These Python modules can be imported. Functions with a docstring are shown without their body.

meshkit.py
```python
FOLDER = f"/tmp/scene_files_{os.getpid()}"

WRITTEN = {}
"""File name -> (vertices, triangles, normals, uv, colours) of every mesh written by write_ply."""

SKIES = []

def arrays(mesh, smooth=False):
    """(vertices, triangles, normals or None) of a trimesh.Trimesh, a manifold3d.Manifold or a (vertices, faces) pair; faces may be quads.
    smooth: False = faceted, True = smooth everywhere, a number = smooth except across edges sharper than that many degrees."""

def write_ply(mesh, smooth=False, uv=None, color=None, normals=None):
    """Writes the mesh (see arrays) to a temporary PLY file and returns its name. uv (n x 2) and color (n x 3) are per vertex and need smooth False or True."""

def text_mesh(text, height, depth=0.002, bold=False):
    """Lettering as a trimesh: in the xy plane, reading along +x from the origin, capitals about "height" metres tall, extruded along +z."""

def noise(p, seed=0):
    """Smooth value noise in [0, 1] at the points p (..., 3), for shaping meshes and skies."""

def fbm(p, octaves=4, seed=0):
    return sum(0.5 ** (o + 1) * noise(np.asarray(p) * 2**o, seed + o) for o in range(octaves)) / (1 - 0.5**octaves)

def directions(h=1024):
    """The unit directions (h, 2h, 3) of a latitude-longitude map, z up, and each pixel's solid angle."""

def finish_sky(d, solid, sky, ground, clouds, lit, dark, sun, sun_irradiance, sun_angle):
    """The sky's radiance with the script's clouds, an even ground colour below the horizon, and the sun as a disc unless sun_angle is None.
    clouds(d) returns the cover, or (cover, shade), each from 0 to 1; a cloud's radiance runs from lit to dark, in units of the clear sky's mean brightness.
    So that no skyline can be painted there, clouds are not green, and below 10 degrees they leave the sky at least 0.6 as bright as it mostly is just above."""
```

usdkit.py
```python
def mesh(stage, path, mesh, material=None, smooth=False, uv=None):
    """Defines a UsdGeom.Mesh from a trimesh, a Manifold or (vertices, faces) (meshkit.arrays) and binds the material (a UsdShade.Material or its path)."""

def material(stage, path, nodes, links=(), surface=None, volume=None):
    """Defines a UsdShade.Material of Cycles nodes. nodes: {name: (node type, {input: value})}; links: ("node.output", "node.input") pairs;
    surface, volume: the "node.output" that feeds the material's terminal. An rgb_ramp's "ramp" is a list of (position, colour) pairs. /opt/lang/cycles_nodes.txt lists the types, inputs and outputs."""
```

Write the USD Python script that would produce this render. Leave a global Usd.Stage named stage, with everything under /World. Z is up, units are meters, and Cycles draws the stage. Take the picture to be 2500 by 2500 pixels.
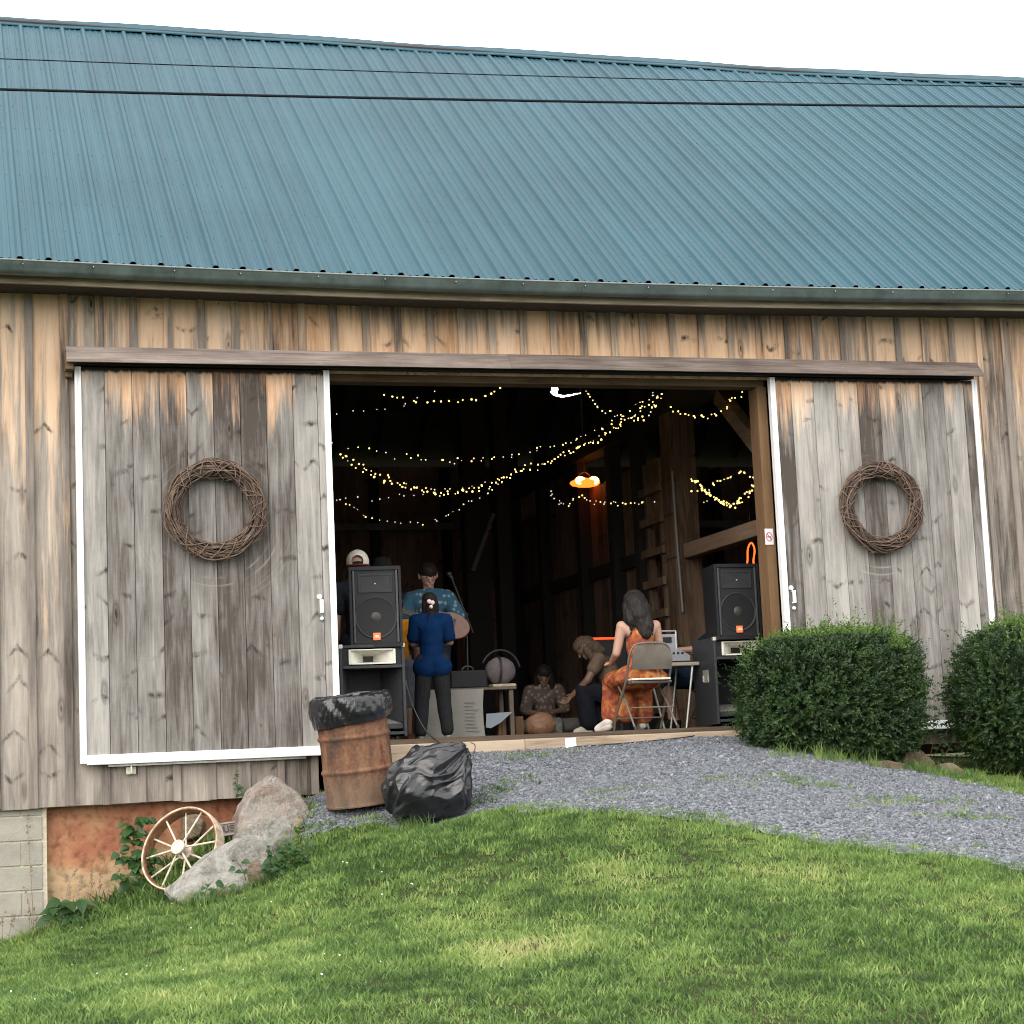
import math, random
import numpy as np, trimesh, manifold3d as m3
from scipy.interpolate import RBFInterpolator
from scipy.spatial.transform import Rotation as Rot
from shapely.geometry import Polygon, Point
from shapely import contains_xy
import usdkit, meshkit
from pxr import Usd, UsdGeom, UsdLux, UsdShade, Gf, Sdf, Vt

stage = Usd.Stage.CreateInMemory()
UsdGeom.SetStageUpAxis(stage, 'Z')
UsdGeom.Xform.Define(stage, '/World')
UsdGeom.Scope.Define(stage, '/World/Looks')
rng = np.random.default_rng(7)

# ------------------------------------------------------------------ camera, sky, sun, exposure
FPX, YAW, PITCH, ROLL = 4655.557, 0.289064827, 0.130784207, -0.0448724325
CAM = np.array([-3.19007723, -16.1548011, -0.151937551])
_f = np.array([math.sin(YAW) * math.cos(PITCH), math.cos(YAW) * math.cos(PITCH), math.sin(PITCH)])
_r = np.array([math.cos(YAW), -math.sin(YAW), 0]); _u = np.cross(_r, _f)
RIGHT = _r * math.cos(ROLL) + _u * math.sin(ROLL); UP = -_r * math.sin(ROLL) + _u * math.cos(ROLL); FWD = _f
cam = UsdGeom.Camera.Define(stage, '/World/camera')
cam.AddTransformOp().Set(Gf.Matrix4d(*RIGHT, 0, *UP, 0, *(-FWD), 0, *CAM, 1))
cam.CreateHorizontalApertureAttr(36.0); cam.CreateVerticalApertureAttr(36.0)
cam.CreateFocalLengthAttr(FPX / 2500 * 36); cam.CreateClippingRangeAttr(Gf.Vec2f(0.05, 2000))
cam.CreateExposureAttr(1.5)
SUN_EL, SUN_AZ = math.radians(33), math.radians(226)
sun = UsdLux.DistantLight.Define(stage, '/World/sun')
sun.CreateIntensityAttr(0.24); sun.CreateAngleAttr(55.0); sun.CreateColorAttr(Gf.Vec3f(1.0, 0.93, 0.84))
UsdLux.DistantLight(sun).GetPrim().CreateAttribute('inputs:normalize', Sdf.ValueTypeNames.Bool).Set(True)
sun.AddRotateXYZOp().Set(Gf.Vec3f(90 - math.degrees(SUN_EL), 0, 180 - math.degrees(SUN_AZ)))
sky = UsdLux.DomeLight.Define(stage, '/World/sky')
sky.GetPrim().SetCustomDataByKey('kind', 'structure')
skym = usdkit.material(stage, '/World/Looks/overcast_sky', {
    'tc': ('texture_coordinate', {}),
    'map': ('mapping', {'scale': (1, 1, 2.2)}),
    'cl': ('noise_texture', {'scale': 2.2, 'detail': 5.0, 'roughness': 0.5}),
    'cr': ('rgb_ramp', {'ramp': [(0.3, (9.6, 9.5, 9.4)), (0.7, (12.2, 12.0, 11.8))]}),
    'sky': ('sky_texture', {'sky_type': 'single_scattering', 'sun_disc': False, 'sun_elevation': SUN_EL, 'sun_rotation': SUN_AZ}),
    'mx': ('mix', {'fac': 0.88}), 'sz': ('separate_xyz', {}), 'ov': ('map_range', {'from_min': 0.0, 'from_max': 1.0, 'to_min': 0.62, 'to_max': 1.15, 'clamp': True}), 'mu': ('vector_math', {'math_type': 'scale'}),
    'bg': ('background_shader', {'strength': 0.1}),
}, [('tc.generated', 'map.vector'), ('map.vector', 'cl.vector'), ('cl.fac', 'cr.fac'), ('sky.color', 'mx.color1'), ('tc.generated', 'sz.vector'), ('sz.z', 'ov.value'), ('ov.result', 'mu.scale'), ('cr.color', 'mu.vector1'), ('mu.vector', 'mx.color2'),
    ('mx.color', 'bg.color')], surface='bg.background')
UsdShade.MaterialBindingAPI.Apply(sky.GetPrim()).Bind(skym)


def ray(u, v):
    return FWD + RIGHT * (u - 1250) / FPX - UP * (v - 1250) / FPX


def at(u, v, y):
    d = ray(u, v); return CAM + d * (y - CAM[1]) / d[1]


# ------------------------------------------------------------------ helpers
names = {}


def tagit(prim, label=None, cat=None, group=None, kind=None):
    for k, val in (('label', label), ('category', cat), ('group', group), ('kind', kind)):
        if val: prim.SetCustomDataByKey(k, val)


def numbered(parent, name):
    k = (parent, name); n = names.get(k, -1) + 1; names[k] = n
    return f'{parent}/{name}' + (f'_{n:03d}' if n else '')


BASE = {}


def thing(name, label, cat, loc, group=None):
    path = numbered('/World', name); loc = np.array(loc, float)
    x = UsdGeom.Xform.Define(stage, path); x.AddTranslateOp().Set(Gf.Vec3d(*loc))
    BASE[path] = loc; tagit(x.GetPrim(), label, cat, group)
    return path


def arr(mesh):
    if hasattr(mesh, 'to_mesh'):
        m = mesh.to_mesh(); return np.array(m.vert_properties[:, :3], float), np.array(m.tri_verts)
    if isinstance(mesh, (tuple, list)):
        v, f = np.asarray(mesh[0], float), np.asarray(mesh[1], int)
        if f.shape[1] == 4: f = np.vstack([f[:, [0, 1, 2]], f[:, [0, 2, 3]]])
        return v, f
    return np.array(mesh.vertices), np.array(mesh.faces)


def part(parent, name, mesh, mat, smooth=False, label=None, kind=None):
    v, f = arr(mesh); path = numbered(parent, name); base = BASE[parent]
    BASE[path] = base
    m = usdkit.mesh(stage, path, (v - base, f), mat, smooth=smooth)
    tagit(m.GetPrim(), label, None, None, kind)
    return path


def single(name, mesh, mat, label, cat, group=None, smooth=False, kind=None):
    v, f = arr(mesh); path = numbered('/World', name)
    base = np.array([v[:, 0].mean(), v[:, 1].mean(), v[:, 2].min()]); BASE[path] = base
    m = usdkit.mesh(stage, path, (v - base, f), mat, smooth=smooth)
    m.AddTranslateOp().Set(Gf.Vec3d(*base)); tagit(m.GetPrim(), label, cat, group, kind)
    return path


def cat_(ms):
    ms = [trimesh.Trimesh(*arr(m), process=False) for m in ms]
    return trimesh.util.concatenate(ms)


def box(x0, x1, y0, y1, z0, z1):
    b = trimesh.creation.box((x1 - x0, y1 - y0, z1 - z0)); b.apply_translation(((x0 + x1) / 2, (y0 + y1) / 2, (z0 + z1) / 2)); return b


def obox(a, b, w, h, upv=(0, 0, 1)):
    """box beam from a to b, width w (sideways), height h (along upv)"""
    a, b = np.array(a, float), np.array(b, float); L = np.linalg.norm(b - a); d = (b - a) / L
    s = np.cross(d, upv); s /= np.linalg.norm(s); t = np.cross(s, d)
    m = trimesh.creation.box((L, w, h)); T = np.eye(4); T[:3, 0] = d; T[:3, 1] = s; T[:3, 2] = t; T[:3, 3] = (a + b) / 2
    m.apply_transform(T); return m


def tube(pts, r, n=8, closed=False, cap=True):
    p = np.asarray(pts, float); r = np.broadcast_to(np.asarray(r, float), (len(p),))
    t = np.roll(p, -1, 0) - np.roll(p, 1, 0) if closed else np.gradient(p, axis=0)
    t /= np.linalg.norm(t, axis=1, keepdims=True) + 1e-12
    ref = np.array([0, 0, 1.0]) if abs(t[0, 2]) < .9 else np.array([1.0, 0, 0])
    n0 = np.cross(t[0], ref); n0 /= np.linalg.norm(n0); N = [n0]
    for i in range(1, len(p)):
        q = N[-1] - t[i] * (N[-1] @ t[i]); N.append(q / (np.linalg.norm(q) + 1e-12))
    N = np.array(N); B = np.cross(t, N); a = np.arange(n) / n * 2 * np.pi
    v = (p[:, None] + r[:, None, None] * (N[:, None] * np.cos(a)[None, :, None] + B[:, None] * np.sin(a)[None, :, None])).reshape(-1, 3)
    f = []; k = len(p)
    for i in range(k if closed else k - 1):
        j = (i + 1) % k
        for q in range(n):
            q2 = (q + 1) % n; f += [[i * n + q, i * n + q2, j * n + q2], [i * n + q, j * n + q2, j * n + q]]
    v = list(v)
    if cap and not closed:
        c0 = len(v); v += [p[0], p[-1]]
        for q in range(n):
            q2 = (q + 1) % n; f += [[c0, q2, q], [c0 + 1, (k - 1) * n + q, (k - 1) * n + q2]]
    return np.array(v), np.array(f)


def smoothpath(pts, n=40):
    from scipy.interpolate import splprep, splev
    p = np.asarray(pts, float)
    tck, _ = splprep(p.T, s=0, k=min(3, len(p) - 1)); return np.array(splev(np.linspace(0, 1, n), tck)).T


def lathe(prof, n=48, axis_pt=(0, 0, 0)):
    prof = np.asarray(prof, float); a = np.arange(n) / n * 2 * np.pi
    v = np.stack([prof[:, None, 0] * np.cos(a), prof[:, None, 0] * np.sin(a), np.broadcast_to(prof[:, None, 1], (len(prof), n))], -1).reshape(-1, 3)
    f = [[i * n + q, i * n + (q + 1) % n, (i + 1) * n + (q + 1) % n, (i + 1) * n + q] for i in range(len(prof) - 1) for q in range(n)]
    return trimesh.Trimesh(*arr((v + np.array(axis_pt), f)), process=False)


def ball(c, r, sub=2, sc=(1, 1, 1)):
    s = trimesh.creation.icosphere(subdivisions=sub, radius=1.0); s.vertices = s.vertices * np.array(sc) * r + np.array(c); return s


def rotm(m, axis, deg, about):
    m = trimesh.Trimesh(*arr(m), process=False)
    m.apply_transform(trimesh.transformations.rotation_matrix(math.radians(deg), axis, about)); return m


def rbox(x0, x1, y0, y1, z0, z1, r=0.01, seg=8):
    s = m3.Manifold.sphere(r, seg); L = [s.translate((x, y, z)) for x in (x0 + r, x1 - r) for y in (y0 + r, y1 - r) for z in (z0 + r, z1 - r)]
    return m3.Manifold.batch_hull(L)


# ------------------------------------------------------------------ materials
def M(name, nodes, links, surface='p.BSDF'):
    links = [(a.replace('.result', '.value') if nodes[a.split('.')[0]][0] == 'math' else a, b) for a, b in links]
    return usdkit.material(stage, '/World/Looks/' + name, nodes, links, surface=surface)


def plain(name, col, rough=0.6, metal=0.0, noise=0.0, scale=20.0, bump=0.0, spec=0.5, bscale=None):
    nodes = {'g': ('geometry', {}), 'p': ('principled_bsdf', {'roughness': rough, 'metallic': metal, 'specular_ior_level': spec})}
    links = []
    c = np.array(col)
    nodes['n'] = ('noise_texture', {'scale': scale, 'detail': 4.0, 'roughness': 0.6}); links += [('g.position', 'n.vector')]
    nodes['r'] = ('rgb_ramp', {'ramp': [(0.3, c * (1 - noise)), (0.7, c * (1 + noise))]}); links += [('n.fac', 'r.fac'), ('r.color', 'p.base_color')]
    if bump:
        nodes['n2'] = ('noise_texture', {'scale': bscale or scale * 3, 'detail': 4.0}); nodes['b'] = ('bump', {'strength': bump, 'distance': 0.01})
        links += [('g.position', 'n2.vector'), ('n2.fac', 'b.height'), ('b.normal', 'p.normal')]
    return M(name, nodes, links)


def wood(name, dark, mid, light, tan=None, z0=0, z1=1, along='z', streak=0.6, rndk=0.5, grain=1.0, knots=True, bumps=0.35, rough=0.85, top=None, scuff=False):
    def stv(k): return {'z': (1, 1, k), 'x': (k, 1, 1), 'y': (1, k, 1)}[along]
    N = {'g': ('geometry', {}), 'o': ('object_info', {}),
         'mo': ('math', {'math_type': 'multiply', 'value2': 53.0}), 'mo2': ('math', {'math_type': 'multiply', 'value2': 31.0}),
         'off': ('combine_xyz', {}), 'add': ('vector_math', {'math_type': 'add'}),
         'm1': ('mapping', {'scale': stv(.03)}), 'm2': ('mapping', {'scale': stv(.075)}), 'm3': ('mapping', {'scale': stv(.3)}), 'm4': ('mapping', {'scale': stv(.05)}), 'm5': ('mapping', {'scale': stv(4.0)}),
         'n1': ('noise_texture', {'scale': 75.0 * grain, 'detail': 6.0, 'roughness': 0.62, 'distortion': 0.5}),
         'n2': ('noise_texture', {'scale': 20.0 * grain, 'detail': 4.0, 'roughness': 0.6, 'distortion': 0.8}),
         'n3': ('noise_texture', {'scale': 4.0, 'detail': 4.0, 'roughness': 0.6}),
         'n4': ('noise_texture', {'scale': 16.0, 'detail': 5.0, 'roughness': 0.65, 'distortion': 0.5}),
         'n5': ('noise_texture', {'scale': 14.0, 'detail': 3.0}),
         'a1': ('math', {'math_type': 'multiply', 'value2': 0.34}), 'a2': ('math', {'math_type': 'multiply_add', 'value2': 0.58}),
         'a3': ('math', {'math_type': 'multiply_add', 'value2': 0.62}), 'a5': ('math', {'math_type': 'multiply_add', 'value2': 0.05}), 'rk': ('math', {'math_type': 'multiply_add', 'value2': rndk * 0.45, 'value3': -0.32 - rndk * 0.225}),
         'sum': ('math', {'math_type': 'add'}),
         'grey': ('rgb_ramp', {'ramp': [(0.24, dark), (0.5, mid), (0.76, light)]}),
         'p': ('principled_bsdf', {'roughness': rough, 'specular_ior_level': 0.2}),
         'b': ('bump', {'strength': bumps, 'distance': 0.006})}
    L = [('o.random', 'mo.value1'), ('o.random', 'mo2.value1'), ('mo.result', 'off.x'), ('mo2.result', 'off.y'), ('mo.result', 'off.z'),
         ('g.position', 'add.vector1'), ('off.vector', 'add.vector2')] + [('add.vector', f'm{k}.vector') for k in range(1, 6)] + [(f'm{k}.vector', f'n{k}.vector') for k in range(1, 6)]
    L += [('n1.fac', 'a1.value1'), ('n2.fac', 'a2.value1'), ('a1.result', 'a2.value3'), ('n3.fac', 'a3.value1'), ('a2.result', 'a3.value3'), ('n5.fac', 'a5.value1'), ('a3.result', 'a5.value3'),
         ('o.random', 'rk.value1'), ('a5.result', 'sum.value1'), ('rk.result', 'sum.value2'), ('sum.result', 'grey.fac'),
         ('n1.fac', 'b.height'), ('b.normal', 'p.normal')]
    col = 'grey.color'
    if tan is not None:
        N.update({'sx': ('separate_xyz', {}), 'zr': ('map_range', {'from_min': z0, 'from_max': z1, 'to_min': -0.75, 'to_max': 0.75, 'clamp': True}),
                  'zs': ('math', {'math_type': 'multiply_add', 'value2': 2.6 * streak, 'value3': -1.3 * streak}),
                  'zr2': ('math', {'math_type': 'multiply_add', 'value2': 0.9 * rndk, 'value3': -0.45 * rndk}),
                  'rnd2': ('math', {'math_type': 'multiply', 'value2': 7.31}), 'rf': ('math', {'math_type': 'fraction'}),
                  'z3': ('math', {'math_type': 'add'}), 'z4': ('math', {'math_type': 'add'}), 'tm': ('map_range', {'from_min': -0.08, 'from_max': 0.42, 'to_min': 0.0, 'to_max': 1.0, 'clamp': True}),
                  'tanr': ('rgb_ramp', {'ramp': [(0.22, np.array(tan) * (0.62, 0.52, 0.45)), (0.5, tan), (0.75, np.minimum(np.array(tan) * (1.12, 1.2, 1.3), 0.85))]}),
                  'tmx': ('mix', {})})
        L += [('g.position', 'sx.vector'), ('sx.z', 'zr.value'), ('n4.fac', 'zs.value1'), ('o.random', 'rnd2.value1'), ('rnd2.result', 'rf.value1'), ('rf.result', 'zr2.value1'),
              ('zr.result', 'z3.value1'), ('zs.result', 'z3.value2'), ('z3.result', 'z4.value1'), ('zr2.result', 'z4.value2'), ('z4.result', 'tm.value'),
              ('tm.result', 'tmx.fac'), (col, 'tmx.color1'), ('sum.result', 'tanr.fac'), ('tanr.color', 'tmx.color2')]
        col = 'tmx.color'
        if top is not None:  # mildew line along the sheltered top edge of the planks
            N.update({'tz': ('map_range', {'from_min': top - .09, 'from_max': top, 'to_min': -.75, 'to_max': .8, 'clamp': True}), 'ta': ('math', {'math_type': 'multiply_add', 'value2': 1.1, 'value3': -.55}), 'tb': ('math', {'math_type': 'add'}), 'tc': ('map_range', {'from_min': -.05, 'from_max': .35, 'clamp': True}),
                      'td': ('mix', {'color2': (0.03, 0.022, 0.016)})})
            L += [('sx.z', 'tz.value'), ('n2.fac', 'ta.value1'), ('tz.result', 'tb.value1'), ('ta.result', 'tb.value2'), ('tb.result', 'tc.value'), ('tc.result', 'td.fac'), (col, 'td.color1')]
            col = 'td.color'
    if scuff:  # pale arcs rubbed into the planks where the hanging wreath swings in the wind
        N.update({'us': ('separate_xyz', {}), 'uc': ('combine_xyz', {}), 'ud1': ('vector_math', {'math_type': 'distance', 'vector2': (-1.03, 0, 2.02)}), 'ud2': ('vector_math', {'math_type': 'distance', 'vector2': (5.226, 0, 2.02)}), 'um': ('math', {'math_type': 'minimum'}), 'un': ('noise_texture', {'dimensions': '1D', 'scale': 27.0, 'detail': 3.0, 'roughness': .7}),
                  'ua': ('map_range', {'from_min': .55, 'from_max': .70, 'to_min': 0, 'to_max': 1, 'clamp': True}), 'ub': ('map_range', {'from_min': .85, 'from_max': .55, 'to_min': 0, 'to_max': 1, 'clamp': True}), 'ue': ('map_range', {'from_min': 1.95, 'from_max': 1.75, 'to_min': .25, 'to_max': 1, 'clamp': True}), 'uq': ('noise_texture', {'scale': 2.6, 'detail': 2.0}), 'uw': ('map_range', {'from_min': .50, 'from_max': .62, 'to_min': 0, 'to_max': .36, 'clamp': True}),
                  'u1': ('math', {'math_type': 'multiply'}), 'u2': ('math', {'math_type': 'multiply'}), 'u3': ('math', {'math_type': 'multiply'}), 'ux': ('mix', {'color2': (.46, .42, .37)})})
        L += [('g.position', 'us.vector'), ('us.x', 'uc.x'), ('us.z', 'uc.z'), ('uc.vector', 'ud1.vector1'), ('uc.vector', 'ud2.vector1'), ('ud1.value', 'um.value1'), ('ud2.value', 'um.value2'), ('um.result', 'un.w'), ('un.fac', 'ua.value'), ('um.result', 'ub.value'), ('us.z', 'ue.value'), ('g.position', 'uq.vector'), ('uq.fac', 'uw.value'),
              ('ua.result', 'u1.value1'), ('ub.result', 'u1.value2'), ('u1.result', 'u2.value1'), ('ue.result', 'u2.value2'), ('u2.result', 'u3.value1'), ('uw.result', 'u3.value2'), ('u3.result', 'ux.fac'), (col, 'ux.color1')]
        col = 'ux.color'
    if knots:
        ks = {'z': (5.0, 5.0, 1.5), 'x': (1.5, 5.0, 5.0), 'y': (5.0, 1.5, 5.0)}[along]
        N.update({'mk': ('mapping', {'scale': ks}), 'kn': ('noise_texture', {'scale': 7.0, 'detail': 3.0}), 'kd': ('vector_math', {'math_type': 'multiply_add', 'vector2': (0.06, 0.06, 0.06)}),
                  'vo': ('voronoi_texture', {'scale': 1.0, 'randomness': 1.0}), 'kr': ('rgb_ramp', {'ramp': [(0.0, (1, 1, 1)), (0.045, (0.9, 0.9, 0.9)), (0.08, (0.2, 0.2, 0.2)), (0.125, (0.5, 0.5, 0.5)), (0.2, (0, 0, 0))]}),
                  'kc': ('separate_color', {}), 'kp': ('math', {'math_type': 'greater_than', 'value2': .45}), 'km': ('math', {'math_type': 'multiply'}), 'kbw': ('rgb_to_bw', {}),
                  'kx': ('mix', {'color2': tuple(np.array(dark) * .3 + np.array((0.012, 0.006, 0.002)))})})
        L += [('add.vector', 'mk.vector'), ('mk.vector', 'kn.vector'), ('kn.color', 'kd.vector1'), ('mk.vector', 'kd.vector3'), ('kd.vector', 'vo.vector'), ('vo.distance', 'kr.fac'),
              ('kr.color', 'kbw.color'), ('vo.color', 'kc.color'), ('kc.r', 'kp.value1'), ('kbw.val', 'km.value1'), ('kp.result', 'km.value2'), ('km.result', 'kx.fac'), (col, 'kx.color1')]
        col = 'kx.color'
        if along == 'z':  # bark-edged whorl knots: dark wings spreading down and out from a small heart
            N.update({'wm': ('mapping', {'scale': (3.4, 0.0, 2.3)}), 'wn': ('noise_texture', {'scale': 4.5, 'detail': 4.0, 'roughness': .65}), 'wd': ('vector_math', {'math_type': 'multiply_add', 'vector2': (0.16, 0.0, 0.16)}), 'wv': ('voronoi_texture', {'scale': 1.0, 'randomness': .9}),
                      'wr': ('vector_math', {'math_type': 'subtract'}), 'wx': ('separate_xyz', {}), 'wab': ('math', {'math_type': 'absolute'}), 'wc': ('separate_color', {}), 'wsl': ('map_range', {'from_min': 0, 'from_max': 1, 'to_min': -.75, 'to_max': .9}),
                      'wk': ('math', {'math_type': 'multiply_add'}), 'wk2': ('math', {'math_type': 'absolute'}), 'w1': ('map_range', {'from_min': .075, 'from_max': .015, 'to_min': 0, 'to_max': 1, 'clamp': True}),
                      'w2': ('map_range', {'from_min': .40, 'from_max': .12, 'to_min': 0, 'to_max': 1, 'clamp': True}), 'w3': ('math', {'math_type': 'greater_than', 'value2': .5}), 'wa': ('math', {'math_type': 'multiply'}), 'wb': ('math', {'math_type': 'multiply'}), 'wg': ('map_range', {'from_min': .38, 'from_max': .6, 'to_min': 0, 'to_max': .95, 'clamp': True}), 'we': ('math', {'math_type': 'multiply'}),
                      'wmx': ('mix', {'color2': tuple(np.array(dark) * .5)})})
            L += [('add.vector', 'wm.vector'), ('wm.vector', 'wn.vector'), ('wn.color', 'wd.vector1'), ('wm.vector', 'wd.vector3'), ('wd.vector', 'wv.vector'), ('wd.vector', 'wr.vector1'), ('wv.position', 'wr.vector2'), ('wr.vector', 'wx.vector'), ('wx.x', 'wab.value1'),
                  ('wv.color', 'wc.color'), ('wc.g', 'wsl.value'), ('wab.result', 'wk.value1'), ('wsl.result', 'wk.value2'), ('wx.z', 'wk.value3'), ('wk.result', 'wk2.value1'), ('wk2.result', 'w1.value'), ('wab.result', 'w2.value'), ('wc.r', 'w3.value1'),
                  ('w1.result', 'wa.value1'), ('w2.result', 'wa.value2'), ('wa.result', 'wb.value1'), ('w3.result', 'wb.value2'), ('wn.fac', 'wg.value'), ('wb.result', 'we.value1'), ('wg.result', 'we.value2'), ('we.result', 'wmx.fac'), (col, 'wmx.color1')]
            col = 'wmx.color'
    L.append((col, 'p.base_color'))
    return M(name, N, L)


G_D, G_M, G_L = (0.075, 0.062, 0.053), (0.25, 0.22, 0.19), (0.42, 0.372, 0.322)
TAN = (0.62, 0.43, 0.285)
W = {}
W['siding'] = wood('weathered_siding', G_D, G_M, G_L, TAN, 0.3, 5.1, streak=0.95, rndk=0.6)
W['siding_top'] = wood('weathered_siding_under_eave', G_D, (0.21, 0.165, 0.125), G_L, (0.70, 0.47, 0.30), 4.6, 3.45, streak=0.7, rndk=0.45)
W['batten'] = wood('weathered_batten', G_D, (0.20, 0.172, 0.15), (0.33, 0.285, 0.25), TAN, 0.5, 6.4, streak=0.9, rndk=0.5, knots=False)
W['batten_top'] = wood('weathered_batten_under_eave', G_D, (0.29, 0.235, 0.19), (0.42, 0.345, 0.275), (0.62, 0.44, 0.30), 4.2, 3.2, streak=0.7, rndk=0.5, knots=False)
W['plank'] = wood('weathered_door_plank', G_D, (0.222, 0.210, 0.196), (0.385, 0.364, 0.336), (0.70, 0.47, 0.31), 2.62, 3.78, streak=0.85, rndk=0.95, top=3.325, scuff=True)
W['header'] = wood('weathered_header_board', (0.085, 0.066, 0.057), (0.20, 0.162, 0.142), (0.36, 0.30, 0.26), along='x', knots=True)
W['fascia'] = wood('weathered_fascia_board', (0.14, 0.115, 0.085), (0.40, 0.34, 0.25), (0.55, 0.47, 0.36), along='x')
W['sill'] = wood('pale_sill_timber', (0.12, 0.085, 0.055), (0.36, 0.28, 0.20), (0.5, 0.41, 0.31), along='x')
W['frame'] = wood('brown_jamb_timber', (0.07, 0.038, 0.02), (0.145, 0.083, 0.043), (0.21, 0.125, 0.065), knots=False)
W['lintel'] = wood('brown_lintel_timber', (0.05, 0.033, 0.02), (0.12, 0.08, 0.048), (0.18, 0.12, 0.07), along='x', knots=False)
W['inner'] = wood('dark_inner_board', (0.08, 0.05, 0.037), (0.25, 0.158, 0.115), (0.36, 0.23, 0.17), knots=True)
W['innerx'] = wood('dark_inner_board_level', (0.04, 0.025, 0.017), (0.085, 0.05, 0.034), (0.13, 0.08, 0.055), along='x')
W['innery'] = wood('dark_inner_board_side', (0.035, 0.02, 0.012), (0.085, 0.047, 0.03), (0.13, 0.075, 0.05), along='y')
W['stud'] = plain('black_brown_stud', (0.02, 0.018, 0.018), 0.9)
W['post'] = wood('brown_barn_post', (0.06, 0.038, 0.024), (0.16, 0.105, 0.07), (0.23, 0.155, 0.10))
W['girt'] = wood('brown_barn_girt', (0.07, 0.045, 0.03), (0.18, 0.12, 0.08), (0.25, 0.17, 0.115), along='y')
W['floor'] = wood('dusty_floor_board', (0.05, 0.035, 0.025), (0.10, 0.075, 0.055), (0.15, 0.115, 0.09), along='x', knots=False)
WHITE = plain('white_metal_trim', (0.78, 0.79, 0.80), 0.35, noise=0.05, scale=6)
DARKSOFFIT = plain('dark_soffit', (0.05, 0.04, 0.035), 0.9, noise=0.3)
GUTTER = plain('green_grey_gutter', (0.065, 0.085, 0.08), 0.25, noise=0.35, scale=5)
STEEL = plain('galvanised_steel', (0.5, 0.5, 0.46), 0.4, 0.6, noise=0.2, scale=30)
PALEPLATE = plain('pale_bracket', (0.62, 0.6, 0.5), 0.5, noise=0.2, scale=40)
BLACK = plain('black_cabinet', (0.014, 0.0145, 0.016), 0.55, noise=0.3, scale=40, spec=0.25)
BLACK2 = plain('black_cabinet_edge', (0.032, 0.034, 0.037), 0.5, noise=0.3, scale=40, spec=0.3)
RUBBER = plain('black_cable', (0.012, 0.012, 0.013), 0.5)

N, L = {}, []
N = {'g': ('geometry', {}), 'o': ('object_info', {}), 'm': ('mapping', {'scale': (1, 0.05, 0.05)}), 'n': ('noise_texture', {'scale': 9.0, 'detail': 4.0}), 'n2': ('noise_texture', {'scale': 0.8, 'detail': 3.0}),
     'r': ('rgb_ramp', {'ramp': [(0.3, (0.0145, 0.050, 0.070)), (0.7, (0.024, 0.074, 0.098))]}), 'ad': ('math', {'math_type': 'multiply_add', 'value2': 0.5}), 'rm': ('math', {'math_type': 'multiply_add', 'value2': 0.16, 'value3': -0.05}),
     'sm': ('math', {'math_type': 'multiply_add', 'value2': 0.6}), 'p': ('principled_bsdf', {'roughness': 0.5, 'specular_ior_level': 0.13})}
ROOF = M('teal_metal_roof', N, [('g.position', 'm.vector'), ('m.vector', 'n.vector'), ('g.position', 'n2.vector'), ('o.random', 'rm.value1'), ('n2.fac', 'ad.value1'), ('rm.result', 'ad.value3'),
                                ('n.fac', 'sm.value1'), ('ad.result', 'sm.value3'), ('sm.result', 'r.fac'), ('r.color', 'p.base_color')])
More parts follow.
